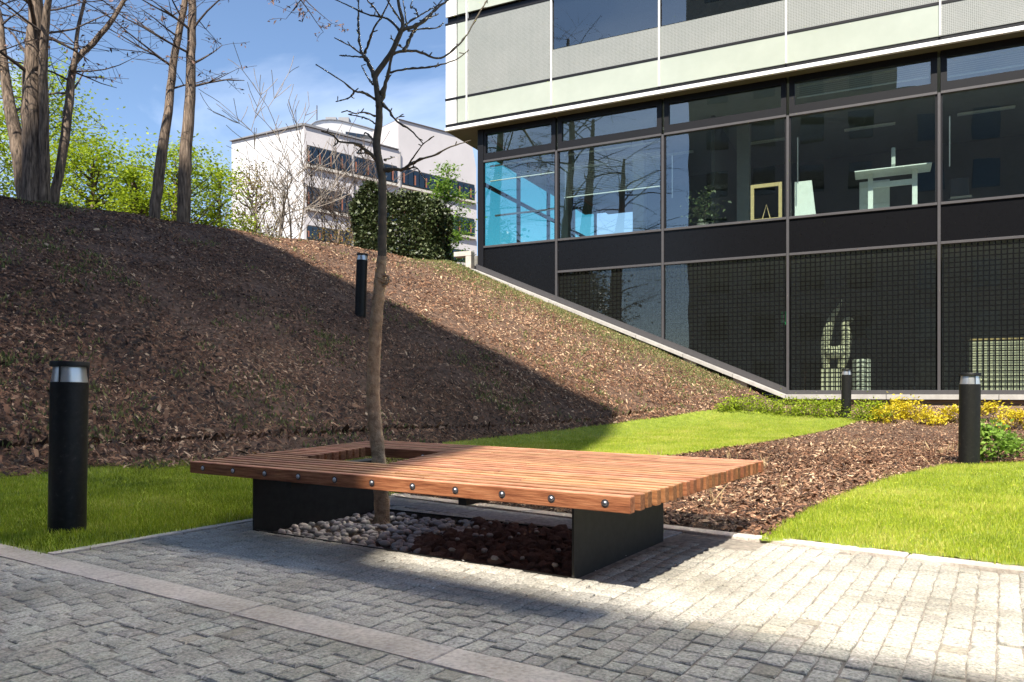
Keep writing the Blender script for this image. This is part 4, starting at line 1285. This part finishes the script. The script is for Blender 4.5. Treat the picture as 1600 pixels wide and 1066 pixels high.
# ------------------------------------------------------------------ the glass office building
office = empty('office_building', (FO[0], FO[1], 0), rz=FANG, label='modern office block with dark glazed base and pale green panel storeys', category='building')
def fa(px, py, yin=0.0):
    """local point of the front (along, inwards, up) under a photo pixel, yin metres behind the glass"""
    k = (px - 800) / F
    cx, cy = FO[0] + yin * FN[0], FO[1] + yin * FN[1]
    a = (k * cy - cx) / (FT[0] - k * FT[1])
    Y = cy + a * FT[1]
    return Vector((a, yin, H - (py - HOR) / F * Y))
AX = [fa(x, 0)[0] for x in (752, 870, 1036, 1231, 1467)]
AX += [AX[-1] + 3.46, AX[-1] + 6.92, AX[-1] + 10.4, AX[-1] + 13.8]
Z0, Z3, Z2, ZT, ZC0, ZC1, ZS = 0.87, 4.49, 5.436, 8.095, 8.34, 8.93, 9.10
def ob(name, mat, x0, x1, y0, y1, z0, z1, c=0.0, parent=office):
    cx, cy, cz = (x0 + x1) / 2, (y0 + y1) / 2, (z0 + z1) / 2
    mb = MB(); mb.box(x0 - cx, x1 - cx, y0 - cy, y1 - cy, z0 - cz, z1 - cz, c)
    return mb.build(name, mat, parent, loc=(cx, cy, cz))
def slope_z(a): return 0.87 if a > -0.06 else 0.87 + (-0.06 - a) * (4.70 - 0.87) / 9.03
for i in range(len(AX) - 1):
    a0, a1 = AX[i], AX[i + 1]
    m = 0.035
    # clerestory: heavy black frame with its pane
    fr = MB()
    g = 0.17
    for b in ((a0 + m, a0 + g, ZT + .03, ZS), (a1 - g, a1 - m, ZT + .03, ZS)): fr.box(b[0], b[1], -0.03, 0.10, b[2], b[3])
    fr.box(a0 + g, a1 - g, -0.0305, 0.10, ZT + .03, ZC0); fr.box(a0 + g, a1 - g, -0.0305, 0.10, ZC1, ZS)
    f = fr.build('window_frame', 'frame_black', office)
    ob('pane', 'window_glass', a0 + g, a1 - g, 0.04, 0.05, ZC0, ZC1, parent=f)
    # main window
    fr = MB(); g = 0.075
    for b in ((a0 + m, a0 + g), (a1 - g, a1 - m)): ob('window_jamb', 'frame_black', b[0], b[1], -0.012, 0.09, Z2 + .035, ZT - .03)
    ob('pane', 'window_glass', a0 + g, a1 - g, 0.03, 0.042, Z2 + .035, ZT - .03)
    # opaque black glass band and the printed glass of the storey below
    if i == 0:
        ob('spandrel_panel', 'spandrel', a0 + m, a1 - m, -0.005, 0.05, Z0 + .06, Z2 - .035)
    else:
        ob('spandrel_panel', 'spandrel', a0 + m, a1 - m, -0.005, 0.05, Z3 + .035, Z2 - .035)
        ob('printed_pane', 'frit_glass', a0 + m + .03, a1 - m - .03, 0.02, 0.034, Z0 + .07, Z3 - .035)
        ob('pull_handle', 'steel', a0 + .22, a0 + .245, 0.10, 0.13, Z2 + .9, Z2 + 2.1)
    for z, nm in ((Z2, 'window_sill'), (ZT, 'transom')):
        ob(nm, 'frame_grey', a0 + m, a1 - m, -0.05, 0.05, z - .033, z + .033, 0.006)
    if i: ob('transom', 'frame_grey', a0 + m, a1 - m, -0.05, 0.05, Z3 - .033, Z3 + .033, 0.006)
for i, a in enumerate(AX):
    w = 0.10 if i == 0 else 0.034
    ob('mullion', 'frame_black' if i == 0 else 'frame_grey', a - w, a + w, -0.06, 0.08, Z0 - .3, ZT if i else ZS - .002, 0.006)
# pale coping along the foot: level to the right, stepping down the bank to the left
aL, aR = AX[0] - 0.15, AX[-1]
nseg = 7
for k in range(nseg):
    b0 = aL + (-0.06 - aL) * k / nseg; b1 = aL + (-0.06 - aL) * (k + 1) / nseg - 0.012
    z0, z1 = slope_z(b0), slope_z(b1)
    mb = MB()
    mb.add([(b0, -0.42, z0 - .12), (b1, -0.42, z1 - .12), (b1, 0.03, z1 - .12), (b0, 0.03, z0 - .12), (b0, -0.42, z0 - .03), (b1, -0.42, z1 - .03), (b1, 0.03, z1 - .01), (b0, 0.03, z0 - .01)],
           [(0, 3, 2, 1), (4, 5, 6, 7), (0, 1, 5, 4), (1, 2, 6, 5), (2, 3, 7, 6), (3, 0, 4, 7)])
    mb.build('coping_slab', 'coping', office)
    mb = MB()
    mb.add([(b0, -0.33, z0 - .45), (b0 + .35, -0.33, slope_z(b0 + .35) - .45), (b0 + .35, 0.02, slope_z(b0 + .35) - .45), (b0, 0.02, z0 - .45), (b0, -0.33, z0 - .13), (b0 + .35, -0.33, slope_z(b0 + .35) - .13), (b0 + .35, 0.02, slope_z(b0 + .35) - .13), (b0, 0.02, z0 - .13)],
           [(0, 3, 2, 1), (4, 5, 6, 7), (0, 1, 5, 4), (1, 2, 6, 5), (2, 3, 7, 6), (3, 0, 4, 7)])
    mb.build('bracket', 'concrete', office)
mb = MB(); z0, z1 = slope_z(aL), slope_z(-0.06)
mb.add([(aL, -0.075, z0), (-0.06, -0.075, z1), (-0.06, 0.06, z1), (aL, 0.06, z0), (aL, -0.075, z0 + .16), (-0.06, -0.075, z1 + .16), (-0.06, 0.06, z1 + .16), (aL, 0.06, z0 + .16)],
       [(0, 3, 2, 1), (4, 5, 6, 7), (0, 1, 5, 4), (1, 2, 6, 5), (2, 3, 7, 6), (3, 0, 4, 7)])
mb.build('base_rail', 'frame_grey', office)
ob('base_rail', 'frame_grey', -0.06, aR, -0.075, 0.06, 0.862, 0.965, 0.006)
a = -0.06
while a < aR - 1:
    ob('coping_slab', 'coping', a, a + 2.3, -0.42, 0.03, 0.74, 0.86, 0.006); a += 2.308
for z in (0.44, 0.54, 0.64):
    a = -0.5 + random.uniform(0, 0.6)
    while a < aR - 1:
        w = random.uniform(1.6, 2.6)
        ob('plinth_board', 'plank_brown', a, a + w - .01, -0.30 + random.uniform(-.01, .01), -0.24, z, z + 0.085); a += w
ob('plinth', 'concrete', AX[0], aR, -0.22, 0.04, -0.3, 0.73)
# side wall of glass at the corner
sx = AX[0]
for k in range(4):
    y0, y1 = 0.1 + 2.6 * k, 0.1 + 2.6 * (k + 1)
    ob('side_mullion', 'frame_black', sx - .05, sx + .05, y1 - .06, y1 + .06, 0.5, ZS - .01)
    ob('side_pane', 'side_glass', sx - .006, sx + .006, y0 + .06, y1 - .07, Z2 + .04, ZS - .16)
    ob('side_spandrel', 'spandrel', sx - .03, sx + .03, y0 + .06, y1 - .07, 0.5, Z2)
    ob('side_transom', 'frame_black', sx - .045, sx + .045, y0 + .06, y1 - .07, 7.4, 7.5)
ob('window_rail', 'frame_grey', AX[0] + .3, AX[1] - .1, 0.35, 0.39, 6.45, 6.50)
# rooms behind the glass
ob('floor_slab', 'room_floor', AX[0] + .08, aR, 0.13, 12, 0.60, 0.85)
ob('floor_slab', 'room_grey', AX[0] + .08, aR, 0.13, 12, 4.56, 5.40)
ob('ceiling', 'room_grey', AX[0] + .08, aR, 0.13, 12, 9.0, 9.09)
ob('back_wall', 'room_dark', AX[0] + .1, aR, 7.0, 7.2, 0.86, 4.55)
ob('back_wall', 'room_dark', AX[1] + .2, aR, 7.5, 7.7, 5.41, 8.99)
ob('room_partition', 'room_dark', AX[2] + 1.0, AX[2] + 1.1, 1.6, 7.4, 5.41, 8.99)
ob('room_partition', 'room_dark', AX[4] + .3, AX[4] + .4, 2.6, 6.9, 0.86, 4.55)
ob('side_bank_wall', 'room_dark', AX[0] + .1, AX[0] + .2, 0.14, 7, 0.86, 4.55)
for k in range(3):
    ob('column', 'room_grey', AX[k] + 1.6, AX[k] + 1.95, 2.4, 2.75, 5.41, 8.99)
for k in range(8):
    for yy in (1.8, 4.4):
        ob('ceiling_light', 'office_white', AX[0] + 1.2 + 3.0 * k, AX[0] + 2.6 + 3.0 * k, yy, yy + .12, 8.90, 8.96)
# upper storeys
UF = -0.40
uL = fa(705, 205)[0] + 0.02
core = ob('upper_core', 'spandrel', uL + .04, aR, UF + .09, 12, ZS + .03, 30.0)
ob('soffit', 'soffit', uL + .03, aR, UF + .05, 12, ZS - .005, ZS + .028)
ob('edge_profile', 'white_metal', uL, aR, UF - .03, UF + .06, ZS - .01, ZS + .095, 0.006)
ob('shadow_joint', 'frame_black', uL, aR, UF + .02, UF + .08, ZS + .097, ZS + .20)
UX = [uL, uL + 0.42, AX[0] - 0.28] + AX[1:]
zb = [ZS + .20, 10.06, 10.11, 12.40, 12.46]
for fl in range(6):
    dz = fl * 3.36
    if zb[2] + dz > 29: break
    for i in range(len(UX) - 1):
        x0, x1 = UX[i] + .02, UX[i + 1] - .02
        g1 = 'white_metal' if i == 0 else ('grey_panel' if i >= 6 else 'green_panel')
        g2 = 'white_metal' if i == 0 else ('green_panel' if i == 1 else 'grey_panel')
        ob('cladding_panel', g1, x0, x1, UF, UF + .06, zb[0] + dz, zb[1] + dz - .02, 0.004)
        if 3 <= i and not (i == 5 and fl == 0 and False):
            ob('cladding_panel', g2, x0, x1, UF, UF + .06, zb[2] + dz, 10.93 + dz, 0.004)
            ob('upper_window', 'upper_glass' if fl else 'window_glass', x0 + .05, x1 - .02, UF + .01, UF + .03, 10.95 + dz, zb[3] + dz)
        else:
            ob('cladding_panel', g2, x0, x1, UF, UF + .06, zb[2] + dz, zb[3] + dz, 0.004)
    ob('shadow_joint', 'frame_black', uL, aR, UF - .012, UF + .08, zb[1] + dz - .018, zb[2] + dz - .002)
    ob('shadow_joint', 'frame_black', uL, aR, UF - .012, UF + .08, zb[3] + dz + .002, zb[4] + dz - .002)
for x in UX[2:]:
    ob('cover_strip', 'white_metal', x - .02, x + .02, UF - .05, UF + .06, ZS + .20, 30.0)

# ------------------------------------------------------------------ things in the rooms
RZ = FANG
def wl_pt(v):
    return Vector((FO[0] + v[0] * FT[0] + v[1] * FN[0], FO[1] + v[0] * FT[1] + v[1] * FN[1], v[2]))
def room_thing(name, label, cat, a, yin, z):
    return empty(name, wl_pt((a, yin, z)), rz=RZ, label=label, category=cat)
def part(o, name, mat, x0, x1, y0, y1, z0, z1, c=0.004):
    return ob(name, mat, x0, x1, y0, y1, z0, z1, c, parent=o)
dl, dr = fa(1336, 276, 1.1), fa(1455, 258, 1.1)
zd = (dl.z + dr.z) / 2 - 5.40
o = room_thing('standing_desk', 'raised standing desk with white frame behind the upper window', 'desk', (dl.x + dr.x) / 2, 1.1, 5.40)
hw = (dr.x - dl.x) / 2
part(o, 'desk_top', 'office_white', -hw, hw, -.4, .4, zd - .03, zd)
for s in (-1, 1):
    part(o, 'leg', 'office_white', s * hw * .58 - .06, s * hw * .58 + .06, -.06, .06, 0.04, zd - .032)
    part(o, 'foot', 'office_white', s * hw * .58 - .05, s * hw * .58 + .05, -.36, .36, 0, 0.04)
part(o, 'crossbar', 'office_white', -hw * .58 + .06, hw * .58 - .06, -.03, .03, zd - .40, zd - .26)
o = room_thing('monitor', 'pale flat monitor seen edge on upon the standing desk', 'monitor', (dl.x + dr.x) / 2 + .02, 1.1, 5.40 + zd)
part(o, 'screen', 'monitor', -.045, .045, -.28, .28, .10, .52); part(o, 'stand', 'monitor', -.02, .02, -.03, .03, .012, .10); part(o, 'base', 'monitor', -.1, .1, -.12, .12, 0.001, .012)
c0, c1_ = fa(1343, 288, 1.9), fa(1390, 288, 1.9)
o = room_thing('cabinet', 'white office cabinet behind the standing desk', 'cabinet', (c0.x + c1_.x) / 2, 1.9, 5.40)
w = (c1_.x - c0.x) / 2
part(o, 'carcass', 'office_white', -w, w, -.2, .25, 0, c0.z - 5.4, 0.008); part(o, 'drawer_front', 'office_white', -w + .02, w - .02, -.222, -.201, .05, (c0.z - 5.4) * .48); part(o, 'drawer_front', 'office_white', -w + .02, w - .02, -.222, -.201, (c0.z - 5.4) * .5, c0.z - 5.45)
b0, b1_ = fa(1242, 285, 0.5), fa(1276, 285, 0.5)
o = room_thing('pinboard', 'pale slanted board leaning inside the window', 'board', (b0.x + b1_.x) / 2, 0.5, 5.40)
w = (b1_.x - b0.x) / 2; hh = b0.z - 5.4
mb = MB(); mb.add([(-w, -.02, 0), (w, -.02, 0), (w * .55, -.02, hh), (-w, -.02, hh), (-w, .02, 0), (w, .02, 0), (w * .55, .02, hh), (-w, .02, hh)], [(0, 1, 2, 3), (7, 6, 5, 4), (0, 4, 5, 1), (1, 5, 6, 2), (2, 6, 7, 3), (3, 7, 4, 0)])
mb.build('board', 'office_white', o); part(o, 'foot', 'frame_grey', -w, w, -.15, .15, -.0, .02)
e0, e1 = fa(1173, 290, 0.7), fa(1222, 290, 0.7)
o = room_thing('wooden_frame', 'empty light wooden frame standing inside the window', 'frame', (e0.x + e1.x) / 2, 0.7, 5.40)
w = (e1.x - e0.x) / 2; hh = e0.z - 5.4
part(o, 'stile', 'oak', -w, -w + .09, -.03, .03, 0, hh); part(o, 'stile', 'oak', w - .09, w, -.03, .03, 0, hh)
part(o, 'rail', 'oak', -w + .09, w - .09, -.028, .028, hh - .1, hh); part(o, 'rail', 'oak', -w + .09, w - .09, -.028, .028, 0.15, .24)
mb = MB(); mb.tube([(-.1, 0, .24), (0, .02, .62), (.1, 0, .24)], .015, 6); mb.build('brace', 'oak', o)
# office chair glimpsed at the right
q = fa(1500, 300, 1.8)
o = room_thing('office_chair', 'dark office chair glimpsed behind the right upper window', 'chair', q.x, 1.8, 5.40)
mb = MB(); mb.lathe([(.03, .06), (.03, .45)], 10); mb.build('column', 'steel', o, smooth=True)
for k in range(5):
    a = k * 1.2566
    mb = MB(); mb.tube([(0, 0, .09), (.3 * math.cos(a), .3 * math.sin(a), .05), (.32 * math.cos(a), .32 * math.sin(a), .0)], .022, 6); mb.build('leg', 'dark_plastic', o)
part(o, 'seat', 'dark_plastic', -.25, .25, -.25, .25, .45, .53, .02); part(o, 'backrest', 'dark_plastic', -.22, .22, .2, .26, .62, 1.1, .02); part(o, 'back_post', 'steel', -.02, .02, .26, .29, .45, .8)
# potted plant
q = fa(1098, 338, 0.9)
pl = empty('potted_plant', wl_pt((q.x, 0.9, 5.40)), label='leafy dark green pot plant inside the window', category='plant')
mb = MB(); mb.lathe([(.12, 0), (.16, .30), (.17, .31), (.15, .31), (.14, .27)], 16); mb.build('pot', 'concrete', pl, smooth=True, angle=40)
Cn = rng.normal(0, 1, (420, 3)) * np.array((.22, .22, .26)) + np.array((0, 0, .72))
link('foliage', leaf_mesh('foliage', Cn, 0.12, rng.uniform(0.1, .8, 420), flat=.3), 'laurel_leaf', pl)
mb = MB()
for k in range(6): mb.tube([(0, 0, .27), (random.uniform(-.2, .2), random.uniform(-.2, .2), .8)], .008, 5)
mb.build('stems', 'twig', pl)
# ground floor: sculpture on its block, pale pot, bench, sign
def fpx(x, y, yin): return fa(x, y, yin)
YI = 1.3
s0 = fpx(1305, 612, YI)
o = room_thing('sculpture', 'pale abstract seated sculpture on a stone block behind the printed glass', 'sculpture', s0.x, YI, 0.85)
L0, L1 = fpx(1284, 575, YI), fpx(1326, 575, YI)
zb_ = L0.z - .85
part(o, 'plinth', 'plaster_sculpture', L0.x - s0.x, L1.x - s0.x, -.3, .3, 0, zb_, .015)
def sp_(x, y, dy=0): v = fpx(x, y, YI); return Vector((v.x - s0.x, dy, v.z - .85))
def limb(mb, pl, seg=9):
    pts, rad = resample([sp_(x, y, d) for x, y, d, r in pl], [r * 19.5 / F for x, y, d, r in pl], 0.04)
    mb.tube(pts, rad, seg)
mb = MB()
limb(mb, [(1291, 576, 0, 6), (1290, 545, 0, 8), (1293, 520, 0, 8), (1299, 500, 0, 6), (1306, 487, 0, 4.5), (1312, 478, 0, 2.5), (1315, 468, 0, 1)])
limb(mb, [(1292, 548, 0, 9), (1305, 552, -.1, 11), (1318, 548, 0, 10)])
limb(mb, [(1314, 576, 0, 6), (1320, 552, 0, 9), (1323, 525, 0, 8), (1320, 508, 0, 6.5), (1326, 500, 0, 6), (1331, 503, 0, 4)])
mb.build('figure', 'plaster_sculpture', o, smooth=True)
t0, t1 = fpx(1332, 562, 1.0), fpx(1361, 562, 1.0)
o = room_thing('round_stool', 'white round drum stool beside the sculpture', 'stool', (t0.x + t1.x) / 2, 1.0, 0.85)
rr = (t1.x - t0.x) / 2; hh = t0.z - .85
mb = MB(); mb.lathe([(rr * .96, 0), (rr, .03), (rr, hh - .05), (rr * .97, hh - .01), (rr * .9, hh), (.01, hh)], 24); mb.build('drum', 'office_white', o, smooth=True, angle=40)
mb = MB(); mb.lathe([(rr * .9, hh + .001), (rr * .88, hh + .025), (.01, hh + .03)], 24); mb.build('cushion', 'room_grey', o, smooth=True, angle=40)
c0, c1_ = fpx(1518, 530, .9), fpx(1620, 530, .9)
o = room_thing('reception_counter', 'pale wooden counter behind the printed glass at the right', 'counter', (c0.x + c1_.x) / 2, .9, .85)
w = (c1_.x - c0.x) / 2; hh = c0.z - .85
part(o, 'front_panel', 'plaster_sculpture', -w, w, -.05, 0, 0, hh - .04); part(o, 'side_panel', 'plaster_sculpture', -w, -w + .04, 0.001, .6, 0, hh - .04); part(o, 'worktop', 'oak', -w - .03, w + .03, -.08, .62, hh - .038, hh)
g0 = fpx(1225, 497, 1.2)
o = room_thing('exit_sign', 'green emergency exit sign hanging behind the printed glass', 'sign', g0.x, 1.2, g0.z)
part(o, 'plate', 'sign_green', -.07, .07, -.015, .015, -.18, .18); part(o, 'arrow', 'office_white', -.025, .025, -.0165, -.0155, -.12, .10); mb = MB(); mb.tube([(0, 0, .18), (0, 0, 4.54 - g0.z)], .008, 6); mb.build('rod', 'steel', o)
# venetian blinds in the second bay and over the corner
def blind(a0, a1, z0, z1, label):
    o = room_thing('venetian_blind', label, 'blind', (a0 + a1) / 2, 0.22, z0)
    w = (a1 - a0) / 2; mb = MB(); z = 0
    while z < z1 - z0 - .04:
        mb.add([(-w, -.02, z), (w, -.02, z), (w, .02, z + .012), (-w, .02, z + .012), (-w, -.02, z + .002), (w, -.02, z + .002), (w, .02, z + .014), (-w, .02, z + .014)],
               [(0, 3, 2, 1), (4, 5, 6, 7), (0, 1, 5, 4), (2, 3, 7, 6)]); z += .05
    s = mb.build('slats', 'blind', o); s['kind'] = 'stuff'
    part(o, 'head_rail', 'blind', -w, w, -.025, .025, z1 - z0 - .04, z1 - z0); part(o, 'bottom_rail', 'blind', -w, w, -.022, .022, -.03, -.005)
blind(AX[1] + .15, AX[2] - .15, 6.75, 8.02, 'half lowered venetian blind in the second window from the corner')
blind(AX[0] + .2, AX[1] - .15, 7.55, 8.02, 'nearly raised venetian blind in the corner window')
blind(AX[4] + .2, AX[5] - .2, 8.55, 8.92, 'raised blind in the high window at the right')
blind(AX[3] + .2, AX[4] - .2, 8.62, 8.92, 'raised blind in the high window above the standing desk')

# concrete frame and grey gate at the corner
g = P(730, 420, 25.0); g.z = tz(g.x, g.y) - .1
o = empty('concrete_frame', g, rz=R(-20), label='pale concrete angle frame at the top of the bank beside the office corner', category='frame')
hh = H + (HOR - 394) / F * 25 - g.z
ob('post', 'concrete', .0, .20, -.15, .15, 0, hh - .16, .01, parent=o); ob('beam', 'concrete', -.42, .20, -.152, .152, hh - .158, hh, .01, parent=o)
g2 = P(744, 420, 25.4); g2.z = tz(g2.x, g2.y) - .1
o = empty('grey_gate', g2, rz=R(-20), label='weathered grey board gate beside the concrete frame', category='gate')
for k in range(4): ob('board', 'gate_grey', -.17 + k * .11, -.17 + k * .11 + .10, -.03, .02, 0, hh - .05, .004, parent=o)
ob('rail', 'gate_grey', -.18, .28, .021, .06, .3, .4, parent=o)

# ------------------------------------------------------------------ the white building on the hill
WC = P(475, 197, 62); WR = P(742, 290, 74.2); WL_ = P(362, 222, 66)
def on_line(px, A, B):
    k = (px - 800) / F
    d = B - A
    t = (k * A.y - A.x) / (d.x - k * d.y)
    return A + d * t
def wz(py, Y): return H - (py - HOR) / F * Y
white = empty('white_building', (WC.x, WC.y, 4.0), label='large white rendered building with dark window bands above the bank', category='building')
def wall_px(name, pix, A, B, depth, mat, inward, off=0.0, parent=white, thin=None):
    n = Vector((inward.x, inward.y, 0)).normalized()
    base = parent.location if parent is white else Vector((0, 0, 0))
    V = []
    for x, y in pix:
        p = on_line(x, A, B); z = y if isinstance(y, tuple) else None
        zz = z[0] if z else wz(y, p.y)
        V.append(Vector((p.x, p.y, zz)) + n * off - white.location)
    m_ = len(V)
    V2 = [v + n * depth for v in V]
    mb = MB(); mb.add(V + V2, [tuple(range(m_)), tuple(range(m_, 2 * m_))[::-1]] + [(i, (i + 1) % m_, m_ + (i + 1) % m_, m_ + i) for i in range(m_)])
    return mb.build(name, mat, parent)
Z4 = (3.9,)
d2 = (WR - WC); in2 = Vector((-d2.y, d2.x, 0)).normalized()
d1 = (WL_ - WC); in1 = Vector((-d1.y, d1.x, 0)).normalized()
if in1.y < 0: in1 = -in1
zc = WC.z
wall_px('wall', [(475, Z4), (622, Z4), (622, 235), (475, (zc,))], WC, WR, 9, 'render_pink', in2)
wall_px('wall', [(622.4, Z4), (747, Z4), (744, 262), (736, 217), (622.4, 187)], WC, WR, 11, 'render_pink', in2)
wall_px('wall', [(474.6, Z4), (362, Z4), (362, 222), (474.6, (zc,))], WC, WL_, 8.0, 'render_white', in1)
wall_px('roof_edge', [(475, (zc + .02,)), (622, 234.2), (622, 233.2), (475, (zc + .22,))], WC, WR, 9.1, 'roof_edge', in2, off=-.15)
wall_px('roof_edge', [(474.6, (zc + .02,)), (361, 221.6), (361, 220.6), (474.6, (zc + .22,))], WC, WL_, 8.0, 'roof_edge', in1, off=-.2)
wall_px('roof_edge', [(622.4, 186.7), (736, 216.7), (736, 215.9), (622.4, 185.9)], WC, WR, 11.1, 'roof_edge', in2, off=-.12)
A2, B2 = WC + in2 * 4.5, WR + in2 * 4.5
wall_px('penthouse', [(487, 246), (487, 196), (492, 191.5), (503, 188.8), (516, 188), (531, 189.5), (550, 194), (572, 200), (598, 208), (618, 214), (618, 246)], A2, B2, 5, 'render_white', in2)
wall_px('roof_edge', [(486, 195.6), (492, 191.2), (503, 188.5), (516, 187.7), (531, 189.2), (550, 193.7), (572, 199.7), (598, 207.7), (618, 213.7), (618, 212.6), (598, 206.4), (572, 198.4), (550, 192.5), (531, 188), (516, 186.5), (503, 187.3), (492, 190), (486, 194.4)], A2, B2, 5.2, 'roof_edge', in2, off=-.1)
wall_px('penthouse_window', [(540, 206), (540, 212), (614, 224), (614, 218)], A2, B2, .2, 'far_glass', in2, off=-.05)
def band(x0, x1, yt, yb, ref=478):
    Yr = on_line(ref, WC, WR).y
    z1, z0 = wz(yt, Yr), wz(yb, Yr)
    f = wall_px('window', [(x0, (z0,)), (x1, (z0,)), (x1, (z1,)), (x0, (z1,))], WC, WR, .3, 'dark_room', in2, off=-.03)
    wall_px('sill', [(x0 - 1, (z0 - .28,)), (x1 + 1, (z0 - .28,)), (x1 + 1, (z0 - .06,)), (x0 - 1, (z0 - .06,))], WC, WR, .3, 'concrete', in2, off=-.25).parent = f
    n = max(1, round((x1 - x0) / 9))
    for k in range(n):
        xa, xb = x0 + (x1 - x0) * k / n, x0 + (x1 - x0) * (k + 1) / n
        wall_px('pane', [(xa + .5, (z0 + .1,)), (xb - .5, (z0 + .1,)), (xb - .5, (z1 - .1,)), (xa + .5, (z1 - .1,))], WC, WR, .03, 'far_glass', in2, off=-.10).parent = f
        if k % 2 == 0:
            wall_px('shutter', [(xa + 1.2, (z0 + .2,)), (xa + 3.2, (z0 + .2,)), (xa + 3.2, (z1 - .5,)), (xa + 1.2, (z1 - .5,))], WC, WR, .02, 'louvre_red', in2, off=-.14).parent = f
for x0, x1 in ((479, 549), (553, 620), (628, 741)):
    band(x0, x1, 226, 256)
    band(x0, x1, 290, 323)
    band(x0, x1, 351, 374)
mb = MB(); ap = on_line(512, A2, B2) + in2 * 2
mb.tube([Vector((ap.x, ap.y, wz(188, ap.y))) - white.location, Vector((ap.x, ap.y, wz(165, ap.y))) - white.location], .05, 6)
mb.build('antenna', 'frame_grey', white)
for x in (551, 624):
    wall_px('downpipe', [(x, Z4), (x + .8, Z4), (x + .8, 238), (x, 238)], WC, WR, .12, 'roof_edge', in2, off=-.2)
for y in (283, 345):
    wall_px('wall_joint', [(362.5, y + .0), (474, y * 1.0 - (y - 614) * 0 - 22 * 0), (474, y + 1), (362.5, y + 1)], WC, WL_, .05, 'render_pink', in1, off=-.02)
for x in (540, 560):
    q = on_line(x, A2, B2) + in2 * 2.5
    mb = MB(); zt = wz(196, q.y); mb.box(q.x - .5 - white.location.x, q.x + .5 - white.location.x, q.y - .5 - white.location.y, q.y + .5 - white.location.y, zt - 1.5 - 4.0, zt + .6 - 4.0); mb.build('roof_vent', 'roof_edge', white)

# ------------------------------------------------------------------ the building behind the camera that throws the big shadow
K = Vector((-4.58, -11.3, 0)); TW = Vector((0.796, -0.605, 0)); TB = Vector((-0.605, -0.796, 0))
tower = empty('apartment_tower', K, rz=math.atan2(TW.y, TW.x), label='tall grey building mirrored in the right hand windows', category='building')
# local x along the front to the right, local y towards the garden
# its end is where its mirror image ends in the third window
q = wl_pt(fa(1075, 300)); vd = Vector((q.x, q.y, 0)).normalized(); fn = Vector((FN[0], FN[1], 0)); rd = vd - 2 * vd.dot(fn) * fn
tt = (K - Vector((q.x, q.y, 0))).dot(TB) / rd.dot(TB)
TEND = (Vector((q.x, q.y, 0)) + rd * tt - K).dot(TW)
ob('wall', 'tower_wall', TEND, 0, -14, 0, -.2, 37.5, parent=tower)
ob('wall', 'tower_wall', 0.002, 42, -14, -0.001, -.2, 20.3, parent=tower)
for fl in range(11):
    for k in range(4):
        x = TEND + 1.2 + k * (-TEND - 1.0) / 4
        ob('window', 'far_glass', x, x + 1.4, 0.0, .03, 1.2 + fl * 3.2, 3.0 + fl * 3.2, parent=tower)
    if fl < 6:
        for k in range(13):
            x = 1.2 + k * 3.1
            ob('window', 'far_glass', x, x + 1.5, 0.0, .03, 1.2 + fl * 3.1, 3.0 + fl * 3.1, parent=tower)

# ------------------------------------------------------------------ low planting by the glass front
def low_plant(px, py, hpx, halfpx, n, size, mat, name, label, seed, group=None):
    b = T(px, py)
    leafy_tree(b, hpx / F * b.y, halfpx / F * b.y, 0.7, n, size, mat, name, label, seed, trunk_r=0.012, clumps=16, flat=0.5, cat='shrub', group=group, lo=0.05, tone0=0.55, bark='twig', dense=0.30)
i = 0
for px, py, hp, hw_ in ((1388, 660, 32, 22), (1428, 655, 32, 24), (1452, 664, 26, 20), (1494, 662, 30, 22), (1551, 660, 32, 26), (1590, 672, 34, 24), (1404, 652, 30, 20)):
    low_plant(px, py, hp * .85, hw_ * .9, 620, 0.055, 'yellow_leaf', 'yellow_shrub', 'low shrub with bright yellow leaves at the foot of the glass front', 60 + i, 'yellow shrubs along the glass front'); i += 1
for px, py, hp, hw_ in ((1140, 642, 16, 22), (1170, 644, 22, 24), (1202, 646, 22, 24), (1236, 649, 24, 24), (1268, 651, 24, 24), (1296, 652, 26, 22), (1345, 656, 26, 24), (1368, 658, 26, 22)):
    low_plant(px, py, hp, hw_, 800, 0.05, 'spring_leaf', 'green_shrub', 'low pale green shrub between the far lawn and the glass front', 80 + i, 'green shrubs along the glass front'); i += 1
low_plant(1552, 722, 62, 30, 700, 0.075, 'leaf', 'leafy_plant', 'leafy green perennial beside the bollard at the lawn corner', 101)
low_plant(1580, 716, 34, 22, 300, 0.06, 'leaf', 'leafy_plant', 'smaller green perennial to the right of the lawn corner bollard', 102)
